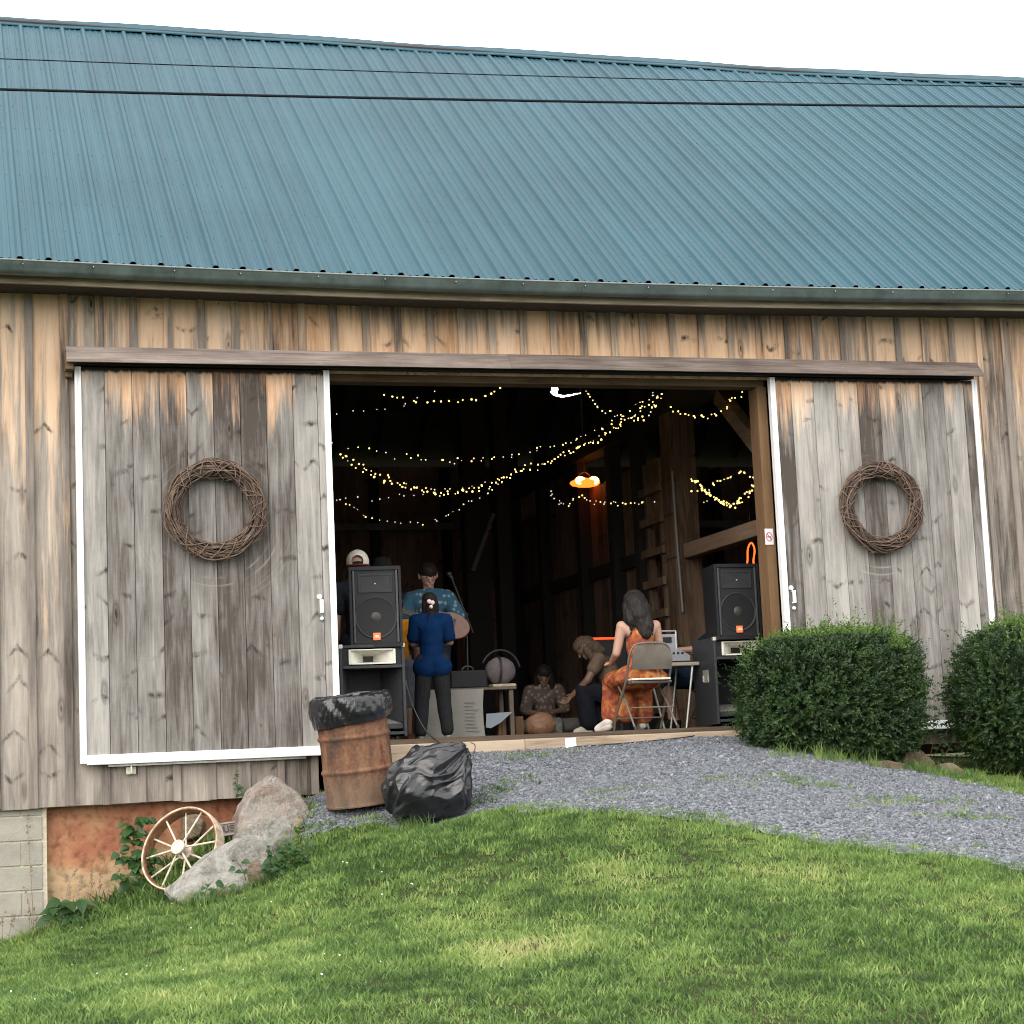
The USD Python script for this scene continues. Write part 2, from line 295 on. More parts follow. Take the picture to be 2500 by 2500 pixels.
# ------------------------------------------------------------------ ground
cp = [(-30, 0.15, -1.9), (-6, .15, -1.52), (-2.8, .15, -1.44), (-2.46, .15, -1.36), (-2.0, .15, -1.2), (-1.5, .15, -.96), (-1.0, .15, -.64), (-.5, .15, -.42), (-.05, .15, -.3), (.3, .1, -.16),
      (.6, 0, -.075), (1.5, 0, -.05), (2.47, 0, -.035), (3.73, 0, -.022), (4.3, 0, -.12), (5.5, 0, -.28), (7, 0, -.35), (10, 0, -.5),
      (0, -.6, -.43), (-.35, -.5, -.5), (.36, -1.2, -.615), (.83, -1.2, -.48), tuple(at(830, 2066, -1.25)), tuple(at(735, 2112, -1.1)), tuple(at(610, 2140, -.75)), tuple(at(640, 2172, -1.12)), tuple(at(430, 2222, -1.12)), (1.3, -1.0, -.28), (2, -1.2, -.2), (3.7, -1.2, -.2), (4, -1.2, -.24), (5.5, -1.2, -.44), (7, -1.2, -.52)]
for u, v, y in ((1150, 2003, -3.0), (1500, 1990, -4.0), (1900, 2043, -4.8), (2500, 2120, -6.2), (0, 2499, -7.6), (1250, 2499, -8.6), (2499, 2499, -9.4), (0, 2400, -3.6), (600, 2300, -4.0), (300, 2265, -1.6), (2499, 1925, -1.6), (800, 2125, -2.2)):
    cp.append(tuple(at(u, v, y)))
cp += [(-3.2, -16, -1.78), (-9, -10, -1.75), (6, -16, -1.7), (12, -9, -1.0), (14, -2, -.8), (-12, -3, -1.8)]
cp = np.array(cp)
_rbf = RBFInterpolator(cp[:, :2], cp[:, 2], kernel='thin_plate_spline', smoothing=0.002)


def gz(x, y):
    x, y = np.broadcast_arrays(np.asarray(x, float), np.asarray(y, float)); sh = x.shape
    q = np.c_[x.ravel(), np.minimum(y.ravel(), 0.3)]; qc = np.clip(q, [-14, -17], [14, 0.3])
    z = _rbf(qc); d = np.hypot(*(q - qc).T); far = -1.9
    w = np.clip(d / 12, 0, 1); w = w * w * (3 - 2 * w)
    z = z * (1 - w) + far * w
    z = z + 0.03 * (meshkit.noise(np.c_[q * 1.1, 0 * q[:, :1]]) - .5) * np.clip(-q[:, 1], 0, 1)
    return z.reshape(sh)


def ghit(u, v):
    d = ray(u, v); lo, hi = 3.0, 22.0; t = np.linspace(lo, hi, 400); p = CAM + d * t[:, None]
    below = p[:, 2] < gz(p[:, 0], p[:, 1]); i = int(np.argmax(below))
    return p[i] if below.any() else p[-1]


def axisgrid(a, b, step, far):
    g = list(np.arange(a, b + 1e-6, step)); s = step; x = a; L_ = []
    while x > -far: s *= 1.5; x -= s; L_.append(x)
    s = step; x = b; R_ = []
    while x < far: s *= 1.5; x += s; R_.append(x)
    return np.array(L_[::-1] + g + R_)


def grid(xs, ys, zf):
    X, Y = np.meshgrid(xs, ys); V = np.stack([X, Y, zf(X, Y)], -1).reshape(-1, 3); n = len(xs); i = np.arange(len(ys) - 1)[:, None] * n + np.arange(n - 1)[None]
    F = np.stack([i, i + 1, i + n + 1, i + n], -1).reshape(-1, 4); return V, F


GR = {'g': ('geometry', {}), 'n': ('noise_texture', {'scale': 26.0, 'detail': 6.0}), 'n2': ('noise_texture', {'scale': 1.0, 'detail': 4.0}),
      'r': ('rgb_ramp', {'ramp': [(0.3, (0.018, 0.022, 0.008)), (0.55, (0.032, 0.042, 0.013)), (0.75, (0.06, 0.058, 0.024))]}), 'p': ('principled_bsdf', {'roughness': 1.0, 'specular_ior_level': 0.1}),
      'b': ('bump', {'strength': 0.6, 'distance': 0.03})}
SOIL = M('turf_soil', GR, [('g.position', 'n.vector'), ('n.fac', 'r.fac'), ('r.color', 'p.base_color'), ('n.fac', 'b.height'), ('b.normal', 'p.normal')])
V, F = grid(axisgrid(-9, 11, 0.12, 500), np.r_[axisgrid(-13, 0.2, 0.12, 500)], gz)
single('lawn_ground', (V, F), SOIL, 'sloping mown lawn running up to the barn', 'lawn', smooth=True, kind='structure')
# gravel drive: outline traced on the ground
gpts = [(1010, 1850), (960, 1880), (905, 1915), (770, 1945), (738, 2000), (748, 2055), (850, 2030), (930, 2020), (1010, 2040), (1100, 2012), (1160, 1998), (1290, 1985), (1400, 1990), (1500, 1988), (1600, 1994), (1700, 2008), (1800, 2030), (1900, 2050), (2050, 2070), (2200, 2088), (2350, 2105), (2520, 2130)]
GP = [ghit(u, v)[:2] for u, v in gpts]
GP += [np.array(q) for q in ((9, -7.2), (13.5, -8.6), (13.5, -3.2), (9, -2.6))]
GP += [ghit(u, v)[:2] for u, v in ((2520, 1950), (2400, 1920), (2250, 1885), (2100, 1858), (1950, 1838), (1880, 1824))] + [np.array((3.95, 0.02)), np.array((0.55, 0.02))]
gravel_poly = Polygon(GP).buffer(0.12).buffer(-0.12)


def in_gravel(x, y, jit=0.12):
    e = (meshkit.fbm(np.c_[np.ravel(x) * 2.2, np.ravel(y) * 2.2, 0 * np.ravel(x)], 3, 5) - .5) * 2 * jit
    e2 = (meshkit.fbm(np.c_[np.ravel(x) * 2.2, np.ravel(y) * 2.2, 0 * np.ravel(x) + 9], 3, 6) - .5) * 2 * jit
    return contains_xy(gravel_poly, np.ravel(x) + e, np.ravel(y) + e2)


xs, ys = np.arange(-1.2, 13.6, 0.07), np.arange(-9, 0.08, 0.07)
V, F = grid(xs, ys, lambda x, y: gz(x, y) + 0.012)
c = V[F].mean(1); keep = in_gravel(c[:, 0], c[:, 1]) & (c[:, 1] < 0.03)
GV = {'g': ('geometry', {}), 'v': ('voronoi_texture', {'scale': 42.0}), 'n': ('noise_texture', {'scale': 4.0, 'detail': 4.0}), 'r': ('rgb_ramp', {'ramp': [(0.0, (0.05, 0.055, 0.066)), (1.0, (0.23, 0.245, 0.28))]}), 'sc': ('separate_color', {}),
      'p': ('principled_bsdf', {'roughness': 0.9}), 'b': ('bump', {'strength': 0.8, 'distance': 0.02, 'invert': True})}
GRAVEL = M('gravel_bed', GV, [('g.position', 'v.vector'), ('v.color', 'sc.color'), ('sc.r', 'r.fac'), ('r.color', 'p.base_color'), ('v.distance', 'b.height'), ('b.normal', 'p.normal')])
gm = trimesh.Trimesh(*arr((V, F[keep]))); gm.remove_unreferenced_vertices()
single('gravel_drive', gm, GRAVEL, 'grey gravel drive leading up to the barn doorway', 'driveway', smooth=True, kind='structure')


def instancer(name, protos, pos, quat, scale, idx, label, cat):
    path = numbered('/World', name); pi = UsdGeom.PointInstancer.Define(stage, path)
    rel = pi.CreatePrototypesRel()
    for k, (mesh, mat, sm) in enumerate(protos):
        v, f = arr(mesh); pp = f'{path}/source_{k:03d}' if k else f'{path}/source'
        usdkit.mesh(stage, pp, (v, f), mat, smooth=sm); rel.AddTarget(pp)
    pi.CreatePositionsAttr(Vt.Vec3fArray.FromNumpy(pos.astype(np.float32)))
    pi.CreateOrientationsAttr(Vt.QuathArray([Gf.Quath(float(q[3]), float(q[0]), float(q[1]), float(q[2])) for q in quat]))
    pi.CreateScalesAttr(Vt.Vec3fArray.FromNumpy(np.broadcast_to(np.asarray(scale, np.float32).reshape(len(pos), -1), (len(pos), 3)).copy()))
    pi.CreateProtoIndicesAttr(Vt.IntArray.FromNumpy(idx.astype(np.int32)))
    tagit(pi.GetPrim(), label, cat, None, 'stuff')


def view_uv(P):
    q = np.asarray(P) - CAM; d = q @ FWD
    return 1250 + FPX * (q @ RIGHT) / d, 1250 - FPX * (q @ UP) / d, d


STN = {'g': ('geometry', {}), 'o': ('object_info', {}), 'r': ('rgb_ramp', {'ramp': [(0.0, (0.06, 0.066, 0.074)), (0.5, (0.114, 0.123, 0.138)), (0.96, (0.172, 0.184, 0.203)), (1.0, (0.30, 0.30, 0.30))]}), 'p': ('principled_bsdf', {'roughness': 0.85})}
STONE = M('crushed_stone', STN, [('o.random', 'r.fac'), ('r.color', 'p.base_color')])
protos = []
for k in range(7):
    s = trimesh.creation.icosphere(subdivisions=1, radius=1.0); s.vertices *= 1 + 0.55 * (rng.random((len(s.vertices), 1)) - .5); s.vertices *= np.array((1, rng.uniform(.6, .9), rng.uniform(.45, .75)))
    protos.append((s, STONE, False))
n = 170000
x, y = rng.uniform(-1.2, 9.5, n), rng.uniform(-8.2, 0.0, n)
keep = in_gravel(x, y, 0.2); x, y = x[keep], y[keep]
sp = rng.lognormal(math.log(0.0078), 0.36, len(x))
pos = np.c_[x, y, gz(x, y) + 0.012 + sp * .25]
instancer('gravel_stones', protos, pos, Rot.random(len(x), random_state=3).as_quat(), sp, rng.integers(0, 7, len(x)), 'loose crushed grey stones covering the drive', 'gravel')

# ------------------------------------------------------------------ grass
DRYN, DRYL, DRYOUT = {}, [], 'k5.result'
for _k, (_u, _v, _r, _w) in enumerate(((1250, 2330, .42, .30), (1500, 2140, .55, .16), (1150, 2250, .4, .12), (420, 2440, .5, .12), (1950, 2130, .6, .12), (1750, 2440, .9, -.04), (2200, 2330, .9, -.05))):
    _p = ghit(_u, _v)
    DRYN.update({f'dd{_k}': ('vector_math', {'math_type': 'distance', 'vector2': tuple(_p)}), f'dm{_k}': ('map_range', {'from_min': _r * 1.15, 'from_max': _r * .15, 'to_min': 0.0, 'to_max': _w, 'clamp': True}), f'da{_k}': ('math', {'math_type': 'add'})})
    DRYL += [('g.position', f'dd{_k}.vector1'), (f'dd{_k}.value', f'dm{_k}.value'), (DRYOUT, f'da{_k}.value1'), (f'dm{_k}.result', f'da{_k}.value2')]; DRYOUT = f'da{_k}.result'
GS = {'g': ('geometry', {}), 'o': ('object_info', {}), 'n': ('noise_texture', {'scale': 0.75, 'detail': 6.0, 'roughness': 0.66}), 'mp': ('mapping', {'scale': (1.0, 0.8, 1)}), 'n2': ('noise_texture', {'scale': 4.2, 'detail': 4.0}),
      'k': ('math', {'math_type': 'multiply_add', 'value2': 0.34}), 'k1': ('math', {'math_type': 'multiply_add', 'value2': 0.50, 'value3': 0.13}), 'k2': ('math', {'math_type': 'multiply_add', 'value2': 0.56, 'value3': -0.215}), 'k3': ('math', {'math_type': 'add'}), 'k4': ('math', {'math_type': 'multiply_add', 'value2': 0.24, 'value3': -0.12}), 'k5': ('math', {'math_type': 'add'}),
      'r': ('rgb_ramp', {'ramp': [(0.20, (0.03, 0.065, 0.016)), (0.38, (0.13, 0.215, 0.052)), (0.52, (0.255, 0.32, 0.095)), (0.66, (0.335, 0.325, 0.145)), (0.80, (0.46, 0.37, 0.225))]}),
      'p': ('principled_bsdf', {'roughness': 0.6, 'specular_ior_level': 0.25}), 't': ('translucent_bsdf', {}), 'mx': ('mix_closure', {'fac': 0.18})}
GS.update(DRYN)
GRASS = M('grass_blade', GS, [('g.position', 'mp.vector'), ('mp.vector', 'n.vector'), ('g.position', 'n2.vector'), ('n.fac', 'k1.value1'), ('n2.fac', 'k.value1'), ('k1.result', 'k.value3'), ('g.random_per_island', 'k2.value1'),
                              ('k.result', 'k3.value1'), ('k2.result', 'k3.value2'), ('o.random', 'k4.value1'), ('k3.result', 'k5.value1'), ('k4.result', 'k5.value2')] + DRYL + [('r.color', 'r.color')][:0] + [(DRYOUT, 'r.fac'), ('r.color', 'p.base_color'), ('r.color', 't.color'), ('p.BSDF', 'mx.closure1'), ('t.BSDF', 'mx.closure2')], surface='mx.closure')


def blades(n, rad, h0, h1, w, lean=0.5, seed=0, segs=2):
    r = np.random.default_rng(seed); V, F = [], []
    for k in range(n):
        a, d = r.uniform(0, 6.283), rad * math.sqrt(r.random()); b = np.array((d * math.cos(a), d * math.sin(a), -0.01)); h = r.uniform(h0, h1); th = r.uniform(0, 6.283)
        side = np.array((math.cos(th), math.sin(th), 0)); ld = r.uniform(0, 6.283); ln = np.array((math.cos(ld), math.sin(ld), 0)) * h * lean * r.random() ** .7
        o = len(V); ww = w * r.uniform(.6, 1.3)
        for i in range(segs + 1):
            t = i / segs; c_ = b + np.array((0, 0, h * (t - .18 * t * t * lean))) + ln * t * t; hw = ww * (1 - t ** 1.6) * .5
            if i < segs: V += [c_ - side * hw, c_ + side * hw]
            else: V += [c_]
        for i in range(segs - 1): F += [[o + 2 * i, o + 2 * i + 1, o + 2 * i + 3], [o + 2 * i, o + 2 * i + 3, o + 2 * i + 2]]
        e = o + 2 * (segs - 1); F += [[e, e + 1, e + 2]]
    return np.array(V), np.array(F)


protos = [(blades(28, .085, .016, .056, .0085, 0.9, 100 + k), GRASS, False) for k in range(10)]
n = 62000
x, y = rng.uniform(-7.5, 10.5, n), rng.uniform(-11.5, 0.12, n)
u_, v_, d_ = view_uv(np.c_[x, y, gz(x, y)])
ok = (u_ > -350) & (u_ < 2850) & (v_ < 2650) & (d_ > 3)
ok &= ~in_gravel(x, y, 0.14) & ~((x > 3.95) & (y > -1.75) & (y > -1.75 + (x - 5.6) * .0) & (x < 8)) & ~((x > .3) & (x < 4) & (y > -.1))
x, y = x[ok], y[ok]
tall = np.clip(1 - np.abs(y - .0) / .9, 0, 1) * (x < -.9)
sc = rng.uniform(.55, 1.35, len(x)) * (0.75 + .5 * meshkit.noise(np.c_[x * 1.6, y * 1.6, x * 0])) * (1 + 1.5 * tall)
yaw = rng.uniform(0, 6.283, len(x)); q = Rot.from_euler('z', yaw).as_quat()
instancer('lawn_grass', protos, np.c_[x, y, gz(x, y)], q, sc, rng.integers(0, 10, len(x)), 'short mown grass covering the lawn', 'grass')
# tufts creeping into the gravel
tc = [(1270, 2040, .18), (1500, 1935, .16), (1860, 1905, .2), (1990, 1920, .14), (2190, 1960, .2), (2350, 2000, .12), (1200, 2010, .3), (880, 2040, .25), (1120, 1975, .22), (1150, 1955, .18), (1390, 2000, .25), (1290, 1850, .12), (2150, 1865, .3), (2300, 1890, .35), (2420, 1905, .3), (1050, 2035, .16), (1010, 2030, .16), (960, 2045, .16), (1700, 2020, .2), (2050, 2080, .25), (2250, 1878, .2), (2480, 1925, .3), (800, 2090, .25)]
X = []
for u, v, r in tc:
    g = ghit(u, v); k = int(r * 190); a = rng.normal(0, r * .8, (k, 2)); X.append(g[:2] + a * (1.6, .8))
bp = np.array(gravel_poly.exterior.coords); bl_ = np.r_[0, np.cumsum(np.hypot(*np.diff(bp, axis=0).T))]; sb = rng.uniform(0, bl_[-1], 2600)
bx_ = np.c_[np.interp(sb, bl_, bp[:, 0]), np.interp(sb, bl_, bp[:, 1])] + rng.normal(0, .10, (2600, 2)); bx_ = bx_[(bx_[:, 1] < -.25) & (bx_[:, 0] < 9) & ~((bx_[:, 0] > .2) & (bx_[:, 0] < 3.9) & (bx_[:, 1] > -.6))]; X.append(bx_)
X = np.vstack(X); X = X[X[:, 1] < -.05]
q = Rot.from_euler('z', rng.uniform(0, 6.283, len(X))).as_quat()
instancer('stray_grass', protos[:6], np.c_[X, gz(X[:, 0], X[:, 1]) + .01], q, rng.uniform(.5, 1.15, len(X)), rng.integers(0, 6, len(X)), 'thin grass tufts sprouting through the gravel', 'grass')
CLOV = plain('white_clover', (0.75, 0.75, 0.66), 0.8)
n = 110
x, y = rng.uniform(-4.5, 3.5, n), rng.uniform(-9, -.6, n); u_, v_, d_ = view_uv(np.c_[x, y, gz(x, y)])
k = (~in_gravel(x, y, .1)) & (meshkit.noise(np.c_[x * .9, y * .9, x * 0 + 4]) > .55) & ((x < 0) | (rng.random(n) < .18)); x, y = x[k], y[k]
instancer('clover_flowers', [(ball((0, 0, 0), 1, 1), CLOV, True)], np.c_[x, y, gz(x, y) + rng.uniform(.035, .06, len(x))], Rot.random(len(x), random_state=1).as_quat(), rng.uniform(.003, .0055, len(x)), np.zeros(len(x)), 'tiny white clover heads dotted in the lawn', 'clover')
# ------------------------------------------------------------------ barn
X0, RS = -2.62874585, 0.2286
DH, DW, OPW = 3.3262, 2.1768, 4.18776


def rise(x): return .07 * np.clip((np.asarray(x, float) - 6) / 4.4, 0, 1.5) ** 2


def sag(x): return np.clip(-.02 + .045 * ((np.asarray(x, float) - 2) / 4.5) ** 2, -.02, .03)


barn = thing('barn', 'large weathered wooden barn with teal metal roof and wide open doorway', 'barn', (2, 0, 0))
XL, XR = -6.0, 12.9
joints = [-2.578 + .0325 + .291 * k for k in range(-12, 54)]
joints = [j for j in joints if XL < j < XR]
for a, b in zip(joints[:-1], joints[1:]):
    over = a < OPW - .02 and b > .02
    zb = 3.325 if over else (-.34 + rng.uniform(-.012, .012) if b < .1 else -.15)
    part(barn, 'siding_board', box(a + .004, b - .004, .10 + rng.uniform(0, .004), .128, zb, 4.03), W['siding_top'] if over else W['siding'])
for j in joints:
    over = .03 < j < OPW - .03
    zb = 3.325 if over else (-.33 + rng.uniform(-.02, .012) if j < .1 else -.15)
    part(barn, 'batten', rbox(j - .0325 + rng.uniform(-.004, .004), j + .0325, .074, .0985, zb, 4.03, .004, 6), W['batten_top'] if over else W['batten'])
# doors
pl = [0, .215, .444, .675, .902, 1.13, 1.36, 1.586, 1.819, 2.035, 2.147]
for di, (x0, lab) in enumerate(((-DW, 'weathered sliding door slid open to the left of the doorway'), (OPW, 'weathered sliding door slid open to the right of the doorway'))):
    d = part(barn, 'sliding_door', box(x0 + .01, x0 + DW - .01, .036, .06, .01, DH), W['stud'], label=lab)
    ps = [.03 + p for p in pl] if di == 0 else [.03] + [DW - .03 - (2.147 - p) for p in pl[1:-1]] + [DW - .03]
    for a, b in zip(ps[:-1], ps[1:]):
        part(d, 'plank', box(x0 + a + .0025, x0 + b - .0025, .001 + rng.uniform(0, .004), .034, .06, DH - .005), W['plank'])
    for xa in (x0, x0 + DW - .052):
        part(d, 'edge_trim', cat_([box(xa, xa + .018, -.012, .05, .0, DH), box(xa + .034, xa + .052, -.012, .05, 0, DH), box(xa + .018, xa + .034, -.004, .05, 0, DH)]), WHITE)
    part(d, 'bottom_trim', cat_([rbox(x0 + .053, x0 + DW - .053, -.014, .05, -.015, .066, .006, 6)]), WHITE)
    xh = x0 + DW - .137 if di == 0 else x0 + .095
    zh = 1.255
    part(d, 'handle', cat_([rbox(xh - .017, xh + .017, -.05, -.036, zh - .06, zh + .06, .006), box(xh - .008, xh + .008, -.04, .0, zh + .045, zh + .06), box(xh - .008, xh + .008, -.04, .0, zh - .06, zh - .045),
                               lathe([(0, -.006), (.022, -.006), (.022, .006), (0, .006)], 16).apply_transform(trimesh.transformations.rotation_matrix(math.pi / 2, (1, 0, 0))).apply_translation((xh - .012, -.006, zh + .085)),
                               ball((xh + .004, -.01, zh - .105), .018, 2)]), WHITE, smooth=35)
hb = np.array([(-.05, 3.489), (-.172, 3.352), (-.172, 3.333), (-.148, 3.333), (-.03, 3.468), (.072, 3.468), (.072, 3.489)])


def prism_x(prof, x0, x1, z_of=None, n=1):
    xs_ = np.linspace(x0, x1, n + 1); k = len(prof); V = []
    for x in xs_:
        dz = float(z_of(x)) if z_of else 0; V += [(x, p[0], p[1] + dz) for p in prof]
    F = []
    for i in range(n):
        for q in range(k):
            q2 = (q + 1) % k; F += [[i * k + q, i * k + q2, (i + 1) * k + q2], [i * k + q, (i + 1) * k + q2, (i + 1) * k + q]]
    if k > 4:
        tv, t = trimesh.creation.triangulate_polygon(Polygon(prof), engine='earcut')
        mp_ = np.array([int(np.argmin(((np.asarray(prof) - q_) ** 2).sum(1))) for q_ in tv]); t = mp_[t]
    else: t = np.array([[0, 1, 2], [0, 2, 3]])
    F += [list(f) for f in t] + [list(np.array(f[::-1]) + n * k) for f in t]
    m = trimesh.Trimesh(np.array(V), np.array(F), process=False); trimesh.repair.fix_normals(m); return m


part(barn, 'header_board', prism_x(hb, -2.25, 1.62), W['header']); part(barn, 'header_board', prism_x(hb + (.003, .002), 1.622, 6.36), W['header'])
part(barn, 'door_track', box(-2.22, 6.33, -.03, .07, 3.34, 3.41), W['stud'])
part(barn, 'track_bracket', cat_([box(-2.255, -2.19, -.11, .07, 3.285, 3.333), box(-2.25, -2.195, .0, .07, 3.24, 3.284)]), W['lintel'])
part(barn, 'lintel', box(.0, OPW, .135, .30, 3.26, 3.42), W['lintel'])
part(barn, 'door_post', box(OPW - .075, OPW + .02, .135, .33, .05, 3.259), W['frame']); part(barn, 'door_post', box(-.10, .0, .135, .33, .05, 3.259), W['frame'])
part(barn, 'sill_timber', rbox(-.06, 1.62, -.06, .13, -.30, .048, .008), W['sill']); part(barn, 'sill_timber', rbox(1.622, 3.93, -.057, .13, -.30, .052, .008), W['sill'])
sp_ = [box(1.99, 2.09, -.0645, -.0605, -.2, .045)] + [ball((xx, -.066, zz), .005, 1) for xx in (2.0, 2.08) for zz in np.arange(-.04, .045, .025)]
part(barn, 'hinge_plate', cat_(sp_), WHITE)
part(barn, 'floor', box(-.1, 10.4, .131, 10.28, .05, .095), W['floor'])
gb = at(320, 1881, .05)
part(barn, 'door_guide', cat_([box(gb[0] - .04, gb[0] + .04, .062, .072, gb[2] - .03, gb[2] + .03), box(gb[0] - .006, gb[0] + .006, .02, .06, gb[2] - .02, gb[2] + .06)]), PALEPLATE)
part(barn, 'guide_rail', box(-1.95, -.3, .03, .07, -.035, -.018), STEEL)
# eave: fascia, soffit, gutter
part(barn, 'fascia_board', prism_x(np.array([(-.335, 3.922), (-.335, 4.06), (-.305, 4.06), (-.305, 3.922)]), XL, 1.3, sag, 10), W['fascia'])
part(barn, 'fascia_board', prism_x(np.array([(-.337, 3.922), (-.337, 4.06), (-.305, 4.06), (-.305, 3.922)]), 1.302, XR, sag, 10), W['fascia'])
part(barn, 'soffit', prism_x(np.array([(-.304, 3.95), (-.304, 3.97), (.099, 3.97), (.099, 3.95)]), XL, XR, sag, 10), DARKSOFFIT)
ga = np.linspace(0, math.pi, 13)
gp = [(-.43 - .063 * math.cos(t), 4.058 - .092 * math.sin(t) ** .8) for t in ga]
gp = [(-.50, 4.072), (-.508, 4.072), (-.508, 4.056)] + gp[1:-1] + [(-.365, 4.066), (-.369, 4.066)] + [(-.43 - .059 * math.cos(t), 4.058 - .088 * math.sin(t) ** .8) for t in ga[::-1]][1:-1]
part(barn, 'gutter', prism_x(np.array(gp), XL, XR, sag, 20), GUTTER, smooth=40)
part(barn, 'gutter_bead', tube([(x, -.505, 4.071 + float(sag(x))) for x in np.linspace(XL, XR, 30)], .0095, 8), plain('pale_gutter_bead', (.16, .18, .17), .22, .5), smooth=True)
for k in range(31):
    x = -5.7 + k * .61 + rng.uniform(-.03, .03); dz = float(sag(x))
    part(barn, 'gutter_seam', cat_([prism_x(np.array([(p[0] * 1.0 - .0035, p[1] - .003) for p in gp[2:14]] + [(-.41, 4.06)]), x, x + .012, lambda q: dz)]), GUTTER)
    part(barn, 'gutter_screw', ball((x + .02, -.498, 4.045 + dz), .0075, 1), STEEL)
# roof panels
EY, EZ, RY, RZ = -.45, 4.0946, 5.1938, 8.4133
SL = np.array((0, RY - EY, RZ - EZ)); SLEN = np.linalg.norm(SL); SD = SL / SLEN; SN = np.array((0, -SD[2], SD[1]))
prof = []
for r in range(4):
    b = r * RS
    prof += [(b - .032, 0), (b - .014, .025), (b + .014, .025), (b + .032, 0), (b + .068, 0), (b + .076, .0065), (b + .088, .0065), (b + .096, 0), (b + .132, 0), (b + .140, .0065), (b + .152, .0065), (b + .160, 0)]
prof += [(4 * RS - .034, 0), (4 * RS - .015, .0235), (4 * RS + .012, .0235)]
prof = np.array(prof); NS = 14
for p0 in range(-16, 68, 4):
    V = []
    for i in range(NS + 1):
        s = i / NS * SLEN
        for px, ph in prof:
            x = X0 + p0 * RS + px; w = 0.004 * (meshkit.noise(np.array([[x * 1.3, s * .9, p0 * 3.3]]))[0] - .5)
            q = np.array((x, EY, EZ)) + SD * s + SN * (ph + w + (p0 % 8) * .0004); q[2] += float(sag(x)) * (1 - s / SLEN) + float(rise(x)) * s / SLEN; V.append(q)
    k = len(prof); i = np.arange(NS)[:, None] * k + np.arange(k - 1)[None]
    F = np.stack([i, i + 1, i + k + 1, i + k], -1).reshape(-1, 4)
    part(barn, 'roof_panel', (np.array(V), F), ROOF)
sc_ = []
for r in range(-16, 68):
    for j in range(1, 11):
        s = j * SLEN / 10.6
        for ox in (.06, .17):
            x = X0 + r * RS + ox; c_ = np.array((x, EY, EZ)) + SD * (s + rng.uniform(-.01, .01)) + SN * .003; c_[2] += float(sag(x)) * (1 - s / SLEN) + float(rise(x)) * s / SLEN; sc_.append(ball(c_, .0042, 0))
part(barn, 'roof_screws', cat_(sc_), plain('dark_roof_screw', (0.016, 0.05, 0.07), .5), kind='stuff')
cl_ = []
xsn = np.linspace(XL, XR, 60)
rp = np.array([(RY - .135, RZ - .065), (RY - .135, RZ - .078), (RY, RZ + .055), (RY + .13, RZ - .055), (RY + .13, RZ - .045), (RY, RZ + .07)])
part(barn, 'ridge_cap', prism_x(rp, XL, XR, lambda x: .012 * math.sin(x * 2.1) * math.sin(x * .7) + float(rise(x)), 60), ROOF)
part(barn, 'ridge_vent', prism_x(np.array([(RY - .10, RZ - .07), (RY - .10, RZ - .02), (RY, RZ + .05), (RY + .1, RZ - .02), (RY + .1, RZ - .07)]), XL, XR, rise, 40), W['stud'])
BY, BZ = 2 * RY - EY, EZ
part(barn, 'rear_roof', (np.array([(XL, RY, RZ - .01), (XR, RY, RZ - .01), (XR, BY, BZ - .01), (XL, BY, BZ - .01)]), np.array([[0, 1, 2, 3]])), ROOF)
part(barn, 'roof_decking', cat_([obox((2.3, EY + .2, EZ + .04), (2.3, RY, RZ - .10), XR - XL, .02), obox((2.3, BY - .2, BZ + .04), (2.3, RY, RZ - .10), XR - XL, .02)]), plain('blue_black_roof_underside', (0.045, 0.055, 0.06), .8, noise=.2))
for k in range(30):
    x = -5.6 + k * .62 + .2
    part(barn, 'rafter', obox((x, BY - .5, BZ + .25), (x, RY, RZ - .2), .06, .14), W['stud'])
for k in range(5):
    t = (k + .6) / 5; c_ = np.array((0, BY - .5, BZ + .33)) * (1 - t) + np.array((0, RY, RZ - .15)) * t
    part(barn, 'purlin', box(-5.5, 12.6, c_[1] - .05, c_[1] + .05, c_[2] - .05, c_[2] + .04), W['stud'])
for x in (XL, XR - .05):
    g = np.array([(.13, -.3), (10.3, -.3), (10.3, 4.0), (RY, RZ - .15), (.13, 4.0)])
    m = trimesh.creation.extrude_polygon(Polygon(g), .05, engine='earcut'); m.vertices = np.c_[m.vertices[:, 2] + x, m.vertices[:, 0], m.vertices[:, 1]]
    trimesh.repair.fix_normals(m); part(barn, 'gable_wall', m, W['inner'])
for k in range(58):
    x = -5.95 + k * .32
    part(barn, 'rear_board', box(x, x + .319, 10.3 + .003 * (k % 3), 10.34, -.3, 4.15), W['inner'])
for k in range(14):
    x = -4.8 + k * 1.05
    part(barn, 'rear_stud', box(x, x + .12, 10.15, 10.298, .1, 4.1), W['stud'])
part(barn, 'rear_plate', box(-5.9, 10.5, 10.08, 10.148, 3.2, 3.3), plain('grey_ledge', (.22, .21, .21), .8, noise=.2))
BX = 4.42


def yx(u, x):  # y where the column u meets the vertical plane x
    d = ray(u, 1500); return CAM[1] + d[1] * (x - CAM[0]) / d[0]


